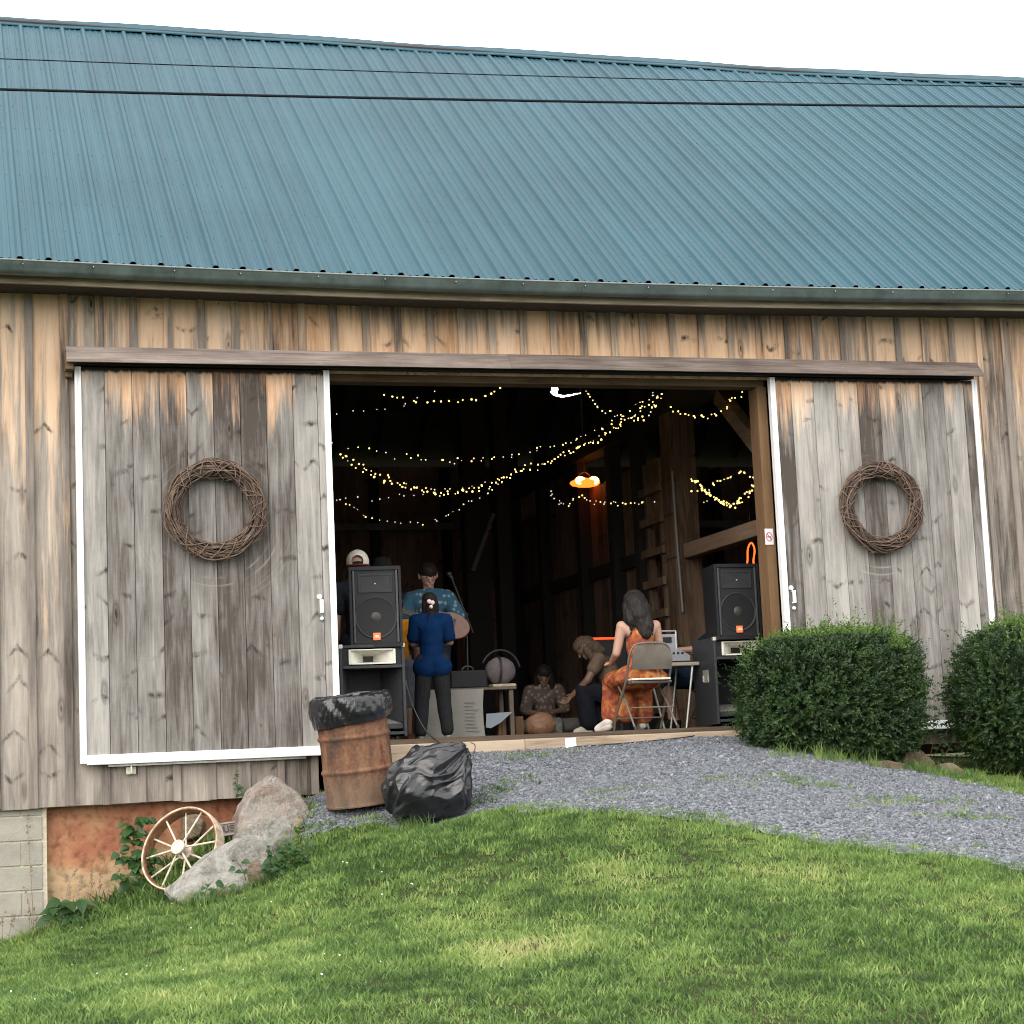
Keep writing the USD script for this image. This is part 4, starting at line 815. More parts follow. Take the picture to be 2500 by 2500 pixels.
def hedge(c, half, seed, label, n_tw=8500, yellow_top=.0):
    r = np.random.default_rng(seed); c = np.array(c); half = np.array(half)
    t = thing('hedge', label, 'hedge', (c[0], c[1], c[2] - half[2]), None)

    def surf(d):
        e = 3.1; k = (np.abs(d / half) ** e).sum(1) ** (-1 / e); p = d * k[:, None]
        return p * (1 + .36 * (meshkit.fbm(p * 2.8 + seed, 3, seed) - .5))[:, None]
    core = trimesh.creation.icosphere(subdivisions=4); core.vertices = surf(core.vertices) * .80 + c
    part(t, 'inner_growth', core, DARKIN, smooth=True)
    q = r.normal(size=(n_tw * 3, 3)) * half; q = q[q[:, 1] < half[1] * 2.0][:n_tw]; q /= np.linalg.norm(q, axis=1, keepdims=True)
    P = surf(q); n_ = P / half ** 2; n_ /= np.linalg.norm(n_, axis=1, keepdims=True)
    dep = r.random(len(P)) ** 1.6; P0 = c + P * (1 - .26 * dep[:, None])
    tw = n_ + r.normal(0, .38, P.shape) + (0, 0, .45); tw /= np.linalg.norm(tw, axis=1, keepdims=True); tl = r.uniform(.06, .15, len(P))
    shoot = r.random(len(P)) < .08; tl[shoot] *= r.uniform(1.4, 2.6, shoot.sum())
    Vs, Fs, off = [], [], 0; TW = []
    for k in range(14):
        f = (k + .6) / 14; sd = r.normal(size=P.shape); sd -= tw * (sd * tw).sum(1, keepdims=True); sd /= np.linalg.norm(sd, axis=1, keepdims=True)
        dd = sd * .85 + tw * .6; dd /= np.linalg.norm(dd, axis=1, keepdims=True); nm = np.cross(dd, np.cross(tw, dd)) + r.normal(0, .3, P.shape); nm /= np.linalg.norm(nm, axis=1, keepdims=True)
        v, f_ = leaf_batch(P0 + tw * (tl * f)[:, None], dd, nm, r.uniform(.022, .042, len(P)), r.uniform(.0055, .0095, len(P))); Vs.append(v); Fs.append(f_ + off); off += len(v)
    V, F = np.vstack(Vs), np.vstack(Fs)
    ctr = V[F].mean(1); top = (ctr[:, 2] > c[2] + half[2] * .74) & (np.repeat(np.tile(np.arange(len(P)), 1), 1).size > 0)
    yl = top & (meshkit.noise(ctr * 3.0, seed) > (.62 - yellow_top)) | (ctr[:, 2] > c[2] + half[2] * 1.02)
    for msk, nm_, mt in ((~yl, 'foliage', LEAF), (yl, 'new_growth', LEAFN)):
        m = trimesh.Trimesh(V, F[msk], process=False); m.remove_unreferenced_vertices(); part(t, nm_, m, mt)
    br = []
    for k in range(22):
        b = c + np.array((r.uniform(-.7, .7) * half[0], r.uniform(-.5, .3) * half[1], -half[2] * 1.08)); e_ = b + np.array((r.uniform(-.3, .3), r.uniform(-.3, .1), r.uniform(.4, .8)))
        br.append(tube(smoothpath([b, (b + e_) / 2 + r.normal(0, .03, 3), e_], 8), np.linspace(.014, .005, 8), 5))
    part(t, 'branches', cat_(br), BARK)


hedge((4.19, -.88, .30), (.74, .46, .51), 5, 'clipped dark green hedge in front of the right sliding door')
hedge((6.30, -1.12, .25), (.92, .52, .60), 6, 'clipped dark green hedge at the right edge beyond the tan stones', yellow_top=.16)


# broad-leaved weeds and vine
BL = dict(LF); BL['r'] = ('rgb_ramp', {'ramp': [(0.3, (0.03, 0.075, 0.02)), (0.55, (0.055, 0.13, 0.03)), (0.8, (0.12, 0.22, 0.05))]})
BROAD = M('broad_leaf', BL, LFL, surface='mx.closure')


def big_leaf(c, d, nrm, ln, wd, curl=.25):
    d = d / np.linalg.norm(d); s = np.cross(d, nrm); s /= np.linalg.norm(s); n_ = np.cross(s, d); V, F = [c], []
    st = [(.12, .55), (.3, 1.0), (.55, .85), (.8, .42)]
    for f, w_ in st: V += [c + d * ln * f - s * wd * w_ + n_ * (wd * .25 * w_ - ln * curl * f * f), c + d * ln * f - n_ * ln * curl * f * f, c + d * ln * f + s * wd * w_ + n_ * (wd * .25 * w_ - ln * curl * f * f)]
    V.append(c + d * ln - n_ * ln * curl); F += [[0, 2, 1], [0, 3, 2]]
    for i in range(3):
        o = 1 + 3 * i; F += [[o, o + 1, o + 4], [o, o + 4, o + 3], [o + 1, o + 2, o + 5], [o + 1, o + 5, o + 4]]
    o = 10; F += [[o, o + 1, 13], [o + 1, o + 2, 13]]; return np.array(V), np.array(F)


def leafy(name, label, cat, stems, leaf, seed, mat=None, lf=3, along=(.15, 1), stem_r=.004, group=None):
    r = np.random.default_rng(seed); P0 = np.array(stems[0][0]); t = thing(name, label, cat, P0, group)
    for s_ in stems:
        p = smoothpath(s_, 24) if len(s_) > 2 else np.linspace(s_[0], s_[1], 24); part(t, 'stem', tube(p, np.linspace(stem_r, stem_r * .5, 24), 5), BARK)
        L_ = np.linalg.norm(np.diff(p, axis=0), axis=1).sum(); n_ = max(3, int(L_ / leaf[0] * lf))
        for k in range(n_):
            f = along[0] + (along[1] - along[0]) * (k + r.random()) / n_; c = p[int(f * 23)]; a = r.uniform(0, 6.283)
            d = np.array((math.cos(a), -abs(math.sin(a)) * .9 - .1, r.uniform(-.25, .45))); d /= np.linalg.norm(d); pe = leaf[0] * r.uniform(.2, .6); c2 = c + d * pe
            nm = np.array((r.normal(0, .3), -.75 + r.normal(0, .3), .75 + r.normal(0, .3))); ln = leaf[0] * r.uniform(.7, 1.2)
            part(t, 'leaf', big_leaf(c2, d + (0, 0, -.3), nm, ln, ln * leaf[1]), mat or BROAD, smooth=False)


g = lambda u, v, y: at(u, v, y)
leafy('vine', 'green climbing vine in front of the red foundation left of the wheel', 'vine', [[g(345, 2170, -.15), g(338, 2095, -.08), g(325, 2055, 0), g(350, 2000, .1), g(362, 1985, .12)], [g(338, 2110, -.1), g(310, 2090, -.1), g(300, 2080, -.08)], [g(335, 2060, 0), g(320, 2030, .05), g(318, 2005, .1)], [g(345, 2160, -.2), g(310, 2150, -.25), g(300, 2130, -.25)], [g(340, 2165, -.2), g(355, 2140, -.2), g(360, 2075, -.1)]], (.095, .42), 41, lf=4.6)
leafy('weed', 'broad leaved weed growing at the foot of the red foundation', 'weed', [[g(165, 2270, -.1), g(165, 2225, -.1), g(150, 2190, -.12)], [g(168, 2270, -.1), g(180, 2220, -.12), g(195, 2190, -.15)], [g(160, 2268, -.1), g(145, 2230, -.15), g(135, 2215, -.18)], [g(170, 2268, -.1), g(190, 2240, -.15), g(200, 2225, -.2)]], (.15, .30), 42, lf=3.2, along=(.45, 1))
leafy('weed', 'bright green seedling sprouting between the ledge rock and the gravel', 'weed', [[g(700, 2095, -.85), g(708, 2050, -.85), g(712, 2010, -.86)], [g(702, 2095, -.85), g(725, 2060, -.88), g(735, 2030, -.9)], [g(700, 2098, -.85), g(690, 2070, -.88), g(685, 2050, -.9)]], (.05, .36), 43, LEAFN, lf=2.4, along=(.3, 1))
leafy('creeper', 'small creeper climbing the bottom siding boards above the pointed boulder', 'vine', [[g(578, 1950, .03), g(580, 1915, .05), g(577, 1880, .06)], [g(580, 1938, .03), g(600, 1940, .0), g(620, 1938, -.02)], [g(584, 1935, .03), g(572, 1915, .03)]], (.045, .42), 44, lf=1.8)
leafy('weed', 'low weed hiding the base of the long grey boulder', 'weed', [[g(500, 2200, -1.2), g(505, 2170, -1.22), g(520, 2150, -1.24)], [g(515, 2200, -1.2), g(545, 2170, -1.22), g(560, 2155, -1.24)], [g(600, 2150, -1.2), g(590, 2120, -1.22), g(575, 2100, -1.24)], [g(505, 2205, -1.25), g(480, 2190, -1.27), g(465, 2195, -1.3)]], (.07, .42), 45, lf=2.4)
leafy('weed', 'dark dense weed clump right of the long grey boulder', 'weed', [[g(680, 2140, -1.2), g(672, 2100, -1.2), g(664, 2065, -1.22)], [g(690, 2130, -1.2), g(705, 2090, -1.2), g(722, 2062, -1.22)], [g(700, 2125, -1.22), g(728, 2098, -1.22), g(752, 2080, -1.23)], [g(675, 2150, -1.22), g(665, 2130, -1.25), g(652, 2120, -1.3)], [g(700, 2135, -1.2), g(692, 2085, -1.2), g(690, 2050, -1.2)], [g(715, 2120, -1.2), g(738, 2085, -1.2), g(742, 2060, -1.2)], [g(660, 2160, -1.25), g(655, 2120, -1.25), g(668, 2090, -1.25)]], (.062, .36), 46, lf=4.5)
leafy('weed', 'sapling with small pale leaves between the two hedges', 'weed', [[g(2270, 1850, -.75), g(2285, 1780, -.75), g(2300, 1700, -.78)], [g(2275, 1850, -.75), g(2310, 1790, -.78), g(2330, 1720, -.8)], [g(2300, 1860, -.8), g(2320, 1820, -.82), g(2340, 1790, -.85)], [g(2280, 1800, -.75), g(2262, 1770, -.75), g(2255, 1740, -.75)]], (.06, .3), 47, lf=2.0)
DRY = plain('dry_stalk', (0.22, 0.17, 0.12), .9, noise=.3)


def stalks(label, pts, seed, name='dry_weed'):
    r = np.random.default_rng(seed); t = thing(name, label, 'dry weed', pts[0][0])
    for s_ in pts:
        p = smoothpath(s_, 20); part(t, 'stalk', tube(p, np.linspace(.0035, .0015, 20), 4), DRY)
        for k in range(9):
            c = p[r.integers(9, 20)]; part(t, 'seed_head', ball(c + r.normal(0, .008, 3), r.uniform(.005, .010), 0, (1, 1, 1.8)), DRY)


stalks('brown dried stalks standing against the grey concrete blocks', [[g(80, 2285, .02), g(72, 2220, .05), g(60, 2170, .08)], [g(82, 2285, .02), g(76, 2150, .1), g(70, 2060, .12), g(66, 1985, .13)], [g(78, 2280, 0), g(70, 2230, .0), g(74, 2200, .02)], [g(85, 2285, 0), g(88, 2240, .0), g(82, 2215, .02)], [g(20, 2300, .0), g(25, 2270, .0), g(35, 2235, .02)], [g(10, 2310, 0), g(5, 2260, 0), g(8, 2230, 0)]], 51)
stalks('thin seeding grass stems in front of the buff render', [[g(160, 2220, .0), g(168, 2160, .02), g(185, 2120, .05)], [g(225, 2220, 0), g(223, 2150, 0), g(222, 2110, .02)], [g(240, 2220, 0), g(244, 2160, 0), g(245, 2120, .02)], [g(262, 2200, 0), g(272, 2150, 0), g(290, 2125, .02)], [g(180, 2210, .0), g(195, 2170, .02), g(200, 2140, .05)]], 52)
# tall rough grass along the foundation and rocks
tp = []
for (u0, v0, u1, v1, y, n_) in ((0, 2330, 115, 2300, -.1, 30), (115, 2285, 250, 2240, -.12, 45), (250, 2235, 420, 2190, -.3, 60), (420, 2215, 560, 2200, -1.2, 40), (560, 2200, 660, 2160, -1.2, 40), (655, 2150, 760, 2090, -1.1, 50), (985, 2030, 1030, 2020, -1.45, 16), (2200, 1880, 2500, 1915, -1.5, 30), (1900, 1835, 2150, 1868, -1.45, 30)):
    for k in range(n_):
        f = rng.random(); p = at(u0 + (u1 - u0) * f, v0 + (v1 - v0) * f, y); tp.append((p[0] + rng.normal(0, .05), p[1] + rng.normal(0, .08)))
tp = np.array(tp); tp[:, 1] = np.minimum(tp[:, 1], .1)
pr_ = [(blades(16, .05, .08, .2, .006, .9, 300 + k, 3), GRASS, False) for k in range(5)]
instancer('rough_grass', pr_, np.c_[tp, gz(tp[:, 0], tp[:, 1])], Rot.from_euler('z', rng.uniform(0, 6.28, len(tp))).as_quat(), rng.uniform(.6, 1.15, len(tp)), rng.integers(0, 5, len(tp)), 'longer unmown grass along the foundation, rocks and hedges', 'grass')

CABLE = plain('blue_black_cable', (0.014, 0.018, 0.023), .8, spec=.05)
# overhead cables crossing in front of the roof
for k, (a_, b_, r_, lab) in enumerate(((at(-400, 140, -6), at(2900, 228, -6), .0032, 'thin upper overhead cable crossing in front of the roof'), (at(-400, 219, -6), at(2900, 272, -6), .0076, 'thicker lower overhead cable crossing in front of the roof'))):
    a_, b_ = np.array(a_), np.array(b_); e = (b_ - a_); A_, B_ = a_ - e * 1.2, b_ + e * 1.2; q = np.linspace(0, 1, 120)[:, None]; sg = 0.3
    m_ = (a_ + b_) / 2; P = A_ + (B_ - A_) * q; P[:, 2] -= (sg * (1 - (2 * q[:, 0] - 1) ** 2)) - sg
    single('overhead_cable', tube(P, r_, 6), CABLE, lab, 'cable', 'overhead cables', smooth=True)
#@@INSIDE
# ------------------------------------------------------------------ loudspeakers
FZ = .095
GRILLE = plain('charcoal_grille', (0.018, 0.019, 0.02), .6, noise=.2, scale=60, spec=.25)
GRILLE2 = plain('dark_horn_grille', (0.026, 0.028, 0.029), .6, noise=.15, spec=.25)
CONE = plain('speaker_cone', (0.013, 0.014, 0.0145), .55, spec=.25)
DUST = plain('dust_cap', (0.035, 0.03, 0.026), .5)
RAIL = plain('worn_cabinet_rail', (0.045, 0.047, 0.05), .5, noise=.2)
ORANGE = plain('orange_badge', (0.85, 0.20, 0.06), .4)
BADGE = plain('white_badge_print', (0.85, 0.8, 0.72), .4)
HORNW = plain('cream_horn', (0.62, 0.60, 0.52), .5, noise=.12, scale=12)


def xform(m, loc, deg):
    m = trimesh.Trimesh(*arr(m), process=False); m.apply_transform(trimesh.transformations.rotation_matrix(math.radians(deg), (0, 0, 1))); m.apply_translation(loc); return m


def pa_speaker(loc, deg, label):
    t = thing('loudspeaker', label, 'loudspeaker', loc, 'loudspeakers stacked on the bass bins'); X = lambda m: xform(m, np.array(loc), deg); w, h = .232, .72
    cab = m3.Manifold.batch_hull([m3.Manifold.sphere(.012, 8).translate((sx * a, y, z)) for sx in (-1, 1) for (a, y) in ((w - .012, .03), (w - .075, .40)) for z in (.014, h - .012)])
    part(t, 'cabinet', X(cab), BLACK, smooth=30)
    part(t, 'front_rim', X(cat_([box(-w, w, -.012, .028, h - .032, h), box(-w, w, -.012, .028, .002, .036), box(-w, -w + .022, -.012, .028, .036, h - .032), box(w - .022, w, -.012, .028, .036, h - .032)])), BLACK)
    for sx in (-1, 1): part(t, 'grille_rail', X(rbox(sx * (w - .040) - .009, sx * (w - .040) + .009, -.014, .01, .04, h - .036, .004)), RAIL)
    part(t, 'grille', X(box(-w + .052, w - .052, .001, .027, .038, h - .034)), GRILLE)
    fr = [rbox(-.155, .155, -.006, .006, .635, .655, .004), rbox(-.155, .155, -.006, .006, .485, .505, .004), rbox(-.155, -.137, -.006, .006, .50, .64, .004), rbox(.137, .155, -.006, .006, .50, .64, .004)]
    part(t, 'horn_frame', X(cat_(fr)), GRILLE2)
    V = np.array([(-.137, -.002, .505), (.137, -.002, .505), (.137, -.002, .635), (-.137, -.002, .635), (-.02, .0005, .55), (.02, .0005, .55), (.02, .0005, .59), (-.02, .0005, .59)])
    part(t, 'horn_flare', X((V, np.array([[0, 1, 5, 4], [1, 2, 6, 5], [2, 3, 7, 6], [3, 0, 4, 7], [4, 5, 6, 7]]))), GRILLE2)
    part(t, 'horn_stud', X(ball((0, -.004, .565), .008, 1)), STEEL)
    ry = trimesh.transformations.rotation_matrix(math.pi / 2, (1, 0, 0))
    ring = lathe([(.168, .002), (.183, .009), (.19, .003), (.19, 0)], 48).apply_transform(ry); ring.apply_translation((0, 0, .262)); part(t, 'woofer_ring', X(ring), GRILLE2, smooth=40)
    cone = lathe([(0.045, -.0002), (.10, .001), (.166, .004)], 40).apply_transform(ry); cone.apply_translation((0, 0, .262)); part(t, 'woofer_cone', X(cone), CONE, smooth=True)
    cap = lathe([(0, .012), (.02, .011), (.036, .007), (.046, .001)], 28).apply_transform(ry); cap.apply_translation((0, 0, .268)); part(t, 'dust_cap', X(cap), DUST, smooth=True)
    bd = part(t, 'badge', X(rbox(-.034, .034, -.013, -.002, .062, .128, .004)), ORANGE)
    tx = meshkit.text_mesh('JBL', .03, .002, bold=True); tx.apply_translation(-tx.bounds.mean(0)); tx.apply_scale(.052 / (tx.bounds[1, 0] - tx.bounds[0, 0])); tx.apply_transform(trimesh.transformations.rotation_matrix(math.pi / 2, (1, 0, 0))); tx.apply_translation((0, -.0150, .097))
    part(t, 'badge_lettering', X(tx), BADGE)
    return t


def bass_bin(loc, deg, label, w=.295, h=.815, d=.55):
    t = thing('bass_bin', label, 'bass bin', loc, 'bass bins carrying the loudspeakers'); X = lambda m: xform(m, np.array(loc), deg)
    part(t, 'side_panel', X(rbox(-w, -w + .026, 0, d, 0, h, .005)), BLACK2); part(t, 'side_panel', X(rbox(w - .026, w, 0, d, 0, h, .005)), BLACK2)
    part(t, 'top_panel', X(rbox(-w + .027, w - .027, .001, d, h - .026, h - .001, .004)), BLACK2); part(t, 'bottom_panel', X(box(-w + .027, w - .027, .002, d, .02, .045)), BLACK2)
    part(t, 'back_panel', X(box(-w + .027, w - .027, d - .03, d - .004, .046, h - .028)), BLACK)
    part(t, 'shelf', X(rbox(-w + .027, w - .027, .001, d - .04, h - .208, h - .182, .004)), BLACK2)
    for sx in (-1, 1): part(t, 'front_panel', X(box(sx * (w - .056) - .029, sx * (w - .056) + .029, .012, .03, h - .180, h - .028)), BLACK)
    # cream horn: frame, curved lips and a slot throat
    a, z0, z1 = w - .087, h - .172, h - .04
    hv, hf = [], []
    N_ = 10
    for i in range(N_ + 1):
        f = i / N_; y = .004 + .17 * f; sx = a * (1 - .78 * f ** .6); zc = (z0 + z1) / 2 - .012; hz = (z1 - z0) / 2 * (1 - .62 * f ** .75); hv += [(-sx, y, zc + .012 * (1 - f) - hz), (sx, y, zc + .012 * (1 - f) - hz), (sx, y, zc + .012 * (1 - f) + hz), (-sx, y, zc + .012 * (1 - f) + hz)]
    for i in range(N_):
        for q in range(4): hf.append([4 * i + q, 4 * i + (q + 1) % 4, 4 * i + 4 + (q + 1) % 4, 4 * i + 4 + q])
    part(t, 'horn', X((np.array(hv), np.array(hf))), HORNW, smooth=30)
    part(t, 'horn_lip', X(cat_([rbox(-a - .004, -a + .018, -.006, .011, z0, z1, .004), rbox(a - .018, a + .004, -.006, .011, z0, z1, .004), rbox(-a + .019, a - .019, -.004, .008, z0 - .001, z0 + .012, .003), rbox(-a + .019, a - .019, -.004, .008, z1 - .010, z1 + .001, .003)])), HORNW)
    V = np.array([(-a, .174, z0), (a, .174, z0), (a, .174, z1), (-a, .174, z1)]); part(t, 'throat', X((V, np.array([[0, 1, 2, 3]]))), RUBBER)
    # folded cavity
    zt, zb = h - .21, .13
    for sx in (-1, 1):
        V = np.array([(sx * (w - .03), .03, zb), (sx * (w - .15), .36, zb), (sx * (w - .15), .36, zt), (sx * (w - .03), .03, zt)]); part(t, 'flared_side', X((V, np.array([[0, 1, 2, 3]]))), BLACK2)
    V = np.array([(-w + .15, .36, zb), (w - .15, .36, zb), (w - .15, .36, zt), (-w + .15, .36, zt)]); part(t, 'driver_board', X((V, np.array([[0, 1, 2, 3]]))), BLACK)
    V = np.array([(-w + .03, .05, .115), (w - .03, .05, .115), (w - .15, .36, .19), (-w + .15, .36, .19)]); part(t, 'sloped_base', X((V, np.array([[0, 1, 2, 3]]))), plain_dusty)
    part(t, 'lower_board', X(rbox(-w + .03, w - .03, .035, .055, .05 + .02, .117, .003)), BLACK2)
    for sx in (-1, 1):
        part(t, 'metal_corner', X(rbox(sx * (w - .014) - .018, sx * (w - .014) + .018, -.006, .03, h - .03, h + .006, .004)), STEEL)
        part(t, 'caster', X(cat_([trimesh.creation.cylinder(.03, .03, sections=16).apply_transform(trimesh.transformations.rotation_matrix(math.pi / 2, (0, 1, 0))).apply_translation((sx * (w - .08), .08, -.012 + .0))])), RUBBER)
    part(t, 'side_handle', X(cat_([box(-w - .004, -w - .0005, .16, .30, .40, .52), box(-w - .012, -w - .004, .165, .18, .41, .47), box(-w - .012, -w - .004, .28, .295, .41, .47)])), STEEL)
    return t


plain_dusty = plain('dusty_ply', (0.16, 0.15, 0.135), .9, noise=.6, scale=60)
bass_bin((.375, .36, FZ + .03), 0, 'black bass bin with cream horn behind the rusty drum')
pa_speaker((.425, .37, .915), -6, 'black loudspeaker with orange badge on the left bass bin')
bass_bin((4.02, .62, FZ + .03), 0, 'black bass bin with cream horn half hidden by the hedge')
pa_speaker((3.99, .60, .915), 2, 'black loudspeaker with orange badge on the right bass bin')

# ------------------------------------------------------------------ folding chairs
CH = plain('brown_grey_chair_steel', (0.13, 0.112, 0.092), .42, .2, noise=.12, scale=12)
CUSH = plain('white_lace_pad', (0.6, 0.57, 0.5), .9, noise=.3, scale=90)


def chair(loc, deg, label):
    t = thing('folding_chair', label, 'folding chair', loc, 'metal folding chairs'); X = lambda m: xform(m, np.array(loc), deg)
    U = [(-.235, .19, 0), (-.228, .02, .28), (-.215, -.135, .52), (-.205, -.185, .68), (-.16, -.205, .765), (-.08, -.213, .785), (.08, -.213, .785), (.16, -.205, .765), (.205, -.185, .68), (.215, -.135, .52), (.228, .02, .28), (.235, .19, 0)]
    part(t, 'front_frame', X(tube(smoothpath(U, 70), .0115, 8)), CH, smooth=True)
    for sx in (-1, 1): part(t, 'rear_leg', X(tube([(sx * .212, -.25, 0), (sx * .205, -.05, .25), (sx * .20, .14, .43)], .0105, 8)), CH, smooth=True)
    part(t, 'seat', X(rbox(-.20, .20, -.20, .19, .418, .446, .012, 12)), CH, smooth=30)
    bv = []
    for i in range(13):
        x = -.20 + .40 * i / 12; zt = .772 - .10 * max(0, (abs(x) - .10) / .10) ** 2.2; cy = -.205 + .03 * (x / .2) ** 2 * -1 + .02
        bv += [(x, cy + .015, .545), (x, cy - .018, .62), (x, cy - .022, zt)]
    k = np.arange(12)[:, None] * 3; bf = np.vstack([k + np.array([0, 3, 4, 1]), k + np.array([1, 4, 5, 2])]); b0 = np.array(bv); b1 = b0 + (0, .007, 0)
    part(t, 'backrest', X(cat_([(b0, bf), (b1, bf[:, ::-1])])), CH, smooth=50)
    part(t, 'crossbar', X(tube([(-.207, -.19, .20), (.207, -.19, .20)], .008, 6)), CH, smooth=True)
    part(t, 'crossbar', X(tube([(-.222, .12, .115), (.222, .12, .115)], .008, 6)), CH, smooth=True)
    for sx in (-1, 1):
        for y in (-.25, .19): part(t, 'foot_cap', X(tube([(sx * (.212 if y < 0 else .235), y, 0), (sx * (.212 if y < 0 else .234), y * .97, .03)], .014, 8)), RUBBER)
    return t


c1 = np.array((2.93, .43, FZ))
chair(c1, 4, 'brown grey folding chair with its back to the doorway under the woman in orange')
chair((4.14, 1.72, FZ), 98, 'folding chair at the equipment table beside the right bass bin')
# ------------------------------------------------------------------ people
SKIN = plain('fair_skin', (0.42, 0.245, 0.18), .55, noise=.06)
SKIN2 = plain('tanned_skin', (0.17, 0.095, 0.065), .55, noise=.06)
EYE = plain('dark_eye', (0.02, 0.015, 0.012), .3)


def hullchain(bones, seg=14):
    L_ = []
    for (a, ra, b, rb) in bones:
        L_.append(m3.Manifold.batch_hull([m3.Manifold.sphere(ra, seg).translate(tuple(map(float, a))), m3.Manifold.sphere(rb, seg).translate(tuple(map(float, b)))]))
    return L_


def blend(L_, edge=.02, it=8):
    m = m3.Manifold.batch_boolean(L_, m3.OpType.Add).refine_to_length(edge); t = trimesh.Trimesh(*arr(m), process=True)
    trimesh.smoothing.filter_taubin(t, lamb=.5, nu=.52, iterations=it); return t


class Person:
    """joints in world space; F forward, S the person's left"""

    def __init__(s, name_label, root, face, h, pose, skin=SKIN):
        s.k = h / 1.75; k = s.k; a = math.radians(face); s.F = np.array((math.sin(a), math.cos(a), 0)); s.S = np.array((-math.cos(a), math.sin(a), 0)); s.U = np.array((0, 0, 1.0)); s.root = np.array(root, float)
        L = lambda x, y, z: s.root + s.S * x * k + s.F * y * k + s.U * z * k
        s.L = L
        J = {'pelvis': (0, 0, .95), 'waist': (0, .0, 1.10), 'chest': (0, .0, 1.30), 'neck': (0, -.005, 1.48), 'head': (0, .02, 1.63),
             'shoL': (.175, -.01, 1.41), 'elL': (.215, -.03, 1.13), 'wrL': (.22, .04, .88), 'shoR': (-.175, -.01, 1.41), 'elR': (-.215, -.03, 1.13), 'wrR': (-.22, .04, .88),
             'hipL': (.09, 0, .92), 'knL': (.10, .02, .50), 'anL': (.105, -.02, .085), 'toL': (.12, .15, .03), 'hipR': (-.09, 0, .92), 'knR': (-.10, .02, .50), 'anR': (-.105, -.02, .085), 'toR': (-.12, .15, .03), 'look': (0, 1, 0)}
        J.update(pose); lk = np.array(J.pop('look'), float)
        s.J = {n: L(*p) for n, p in J.items()}; J = s.J
        d = s.S * lk[0] + s.F * lk[1] + s.U * lk[2]; d /= np.linalg.norm(d); s.look = d
        upv = J['head'] - J['neck']; upv = upv - d * (upv @ d); s.hu = upv / np.linalg.norm(upv); s.hs = np.cross(s.hu, d)
        s.path = thing('person', name_label, 'person', s.root); H = J['head']; hd = lambda x, y, z: H + s.hs * x * k + d * y * k + s.hu * z * k; s.hd = hd
        B = [(J['pelvis'], .115 * k, J['waist'], .105 * k), (J['waist'], .105 * k, J['chest'], .118 * k), (J['chest'], .11 * k, J['neck'], .055 * k), (J['neck'], .054 * k, H - s.hu * .06 * k, .052 * k),
             (J['shoL'], .058 * k, J['chest'], .10 * k), (J['shoR'], .058 * k, J['chest'], .10 * k), (J['hipL'], .09 * k, J['pelvis'], .11 * k), (J['hipR'], .09 * k, J['pelvis'], .11 * k),
             (hd(0, -.012, .03), .092 * k, hd(0, .018, .02), .084 * k), (hd(0, .03, -.055), .052 * k, hd(0, .0, .0), .08 * k), (hd(0, .062, -.088), .026 * k, hd(0, .02, -.03), .06 * k), (hd(0, .085, .0), .011 * k, hd(0, .108, -.03), .014 * k),
             (hd(.082, -.01, -.01), .017 * k, hd(.084, -.012, .02), .017 * k), (hd(-.082, -.01, -.01), .017 * k, hd(-.084, -.012, .02), .017 * k), (hd(-.022, .075, -.062), .013 * k, hd(.022, .075, -.062), .013 * k)]
        for q in 'LR':
            B += [(J['sho' + q], .056 * k, J['el' + q], .042 * k), (J['el' + q], .042 * k, J['wr' + q], .028 * k), (J['hip' + q], .085 * k, J['kn' + q], .057 * k), (J['kn' + q], .056 * k, J['kn' + q] * .6 + J['an' + q] * .4 - s.F * .015 * k, .054 * k),
                  (J['kn' + q] * .6 + J['an' + q] * .4 - s.F * .015 * k, .054 * k, J['an' + q], .036 * k), (J['an' + q], .038 * k, J['to' + q], .026 * k)]
            e = J['wr' + q] - J['el' + q]; e /= np.linalg.norm(e); sd = np.cross(e, s.F); sd = sd / (np.linalg.norm(sd) + 1e-6); nr = np.cross(sd, e); w = J['wr' + q]; pm = w + e * .085 * k
            B += [(w, .027 * k, pm - sd * .02 * k, .02 * k), (w, .027 * k, pm + sd * .022 * k, .02 * k)]
            for fi, (o, ln) in enumerate(((-.03, .062), (-.010, .075), (.011, .07), (.030, .055))):
                b0 = pm + sd * o * k; b1 = b0 + (e * .9 + nr * .35) * ln * .55 * k; b2 = b1 + (e * .55 + nr * .8) * ln * .5 * k; B += [(b0, .0105 * k, b1, .0095 * k), (b1, .0095 * k, b2, .008 * k)]
            t0 = w + e * .03 * k - sd * .025 * k; t1 = t0 + (e * .7 - sd * .7) * .045 * k; B += [(t0, .013 * k, t1, .010 * k), (t1, .010 * k, t1 + (e + nr * .4) * .03 * k, .009 * k)]
        part(s.path, 'body', blend(hullchain(B), .016 * max(k, .8), 6), skin, smooth=True)
        for sx in (-1, 1): part(s.path, 'eye', ball(hd(sx * .033, .088, .012), .010 * k, 1), EYE, smooth=True)

    def cloth(s, name, bones, mat, edge=.022, it=6, fold=.0, cut=None):
        B = [((s.J[a] if isinstance(a, str) else np.array(a)), ra * s.k, (s.J[b] if isinstance(b, str) else np.array(b)), rb * s.k) for a, ra, b, rb in bones]
        m = blend(hullchain(B), edge, it)
        if fold: m.vertices += m.vertex_normals * ((meshkit.fbm(m.vertices * (22, 22, 9), 3, 5) - .5) * 2 * fold)[:, None]
        if cut:
            for o, n_ in cut: m = trimesh.intersections.slice_mesh_plane(m, n_, o, cap=False)
        return part(s.path, name, m, mat, smooth=True)

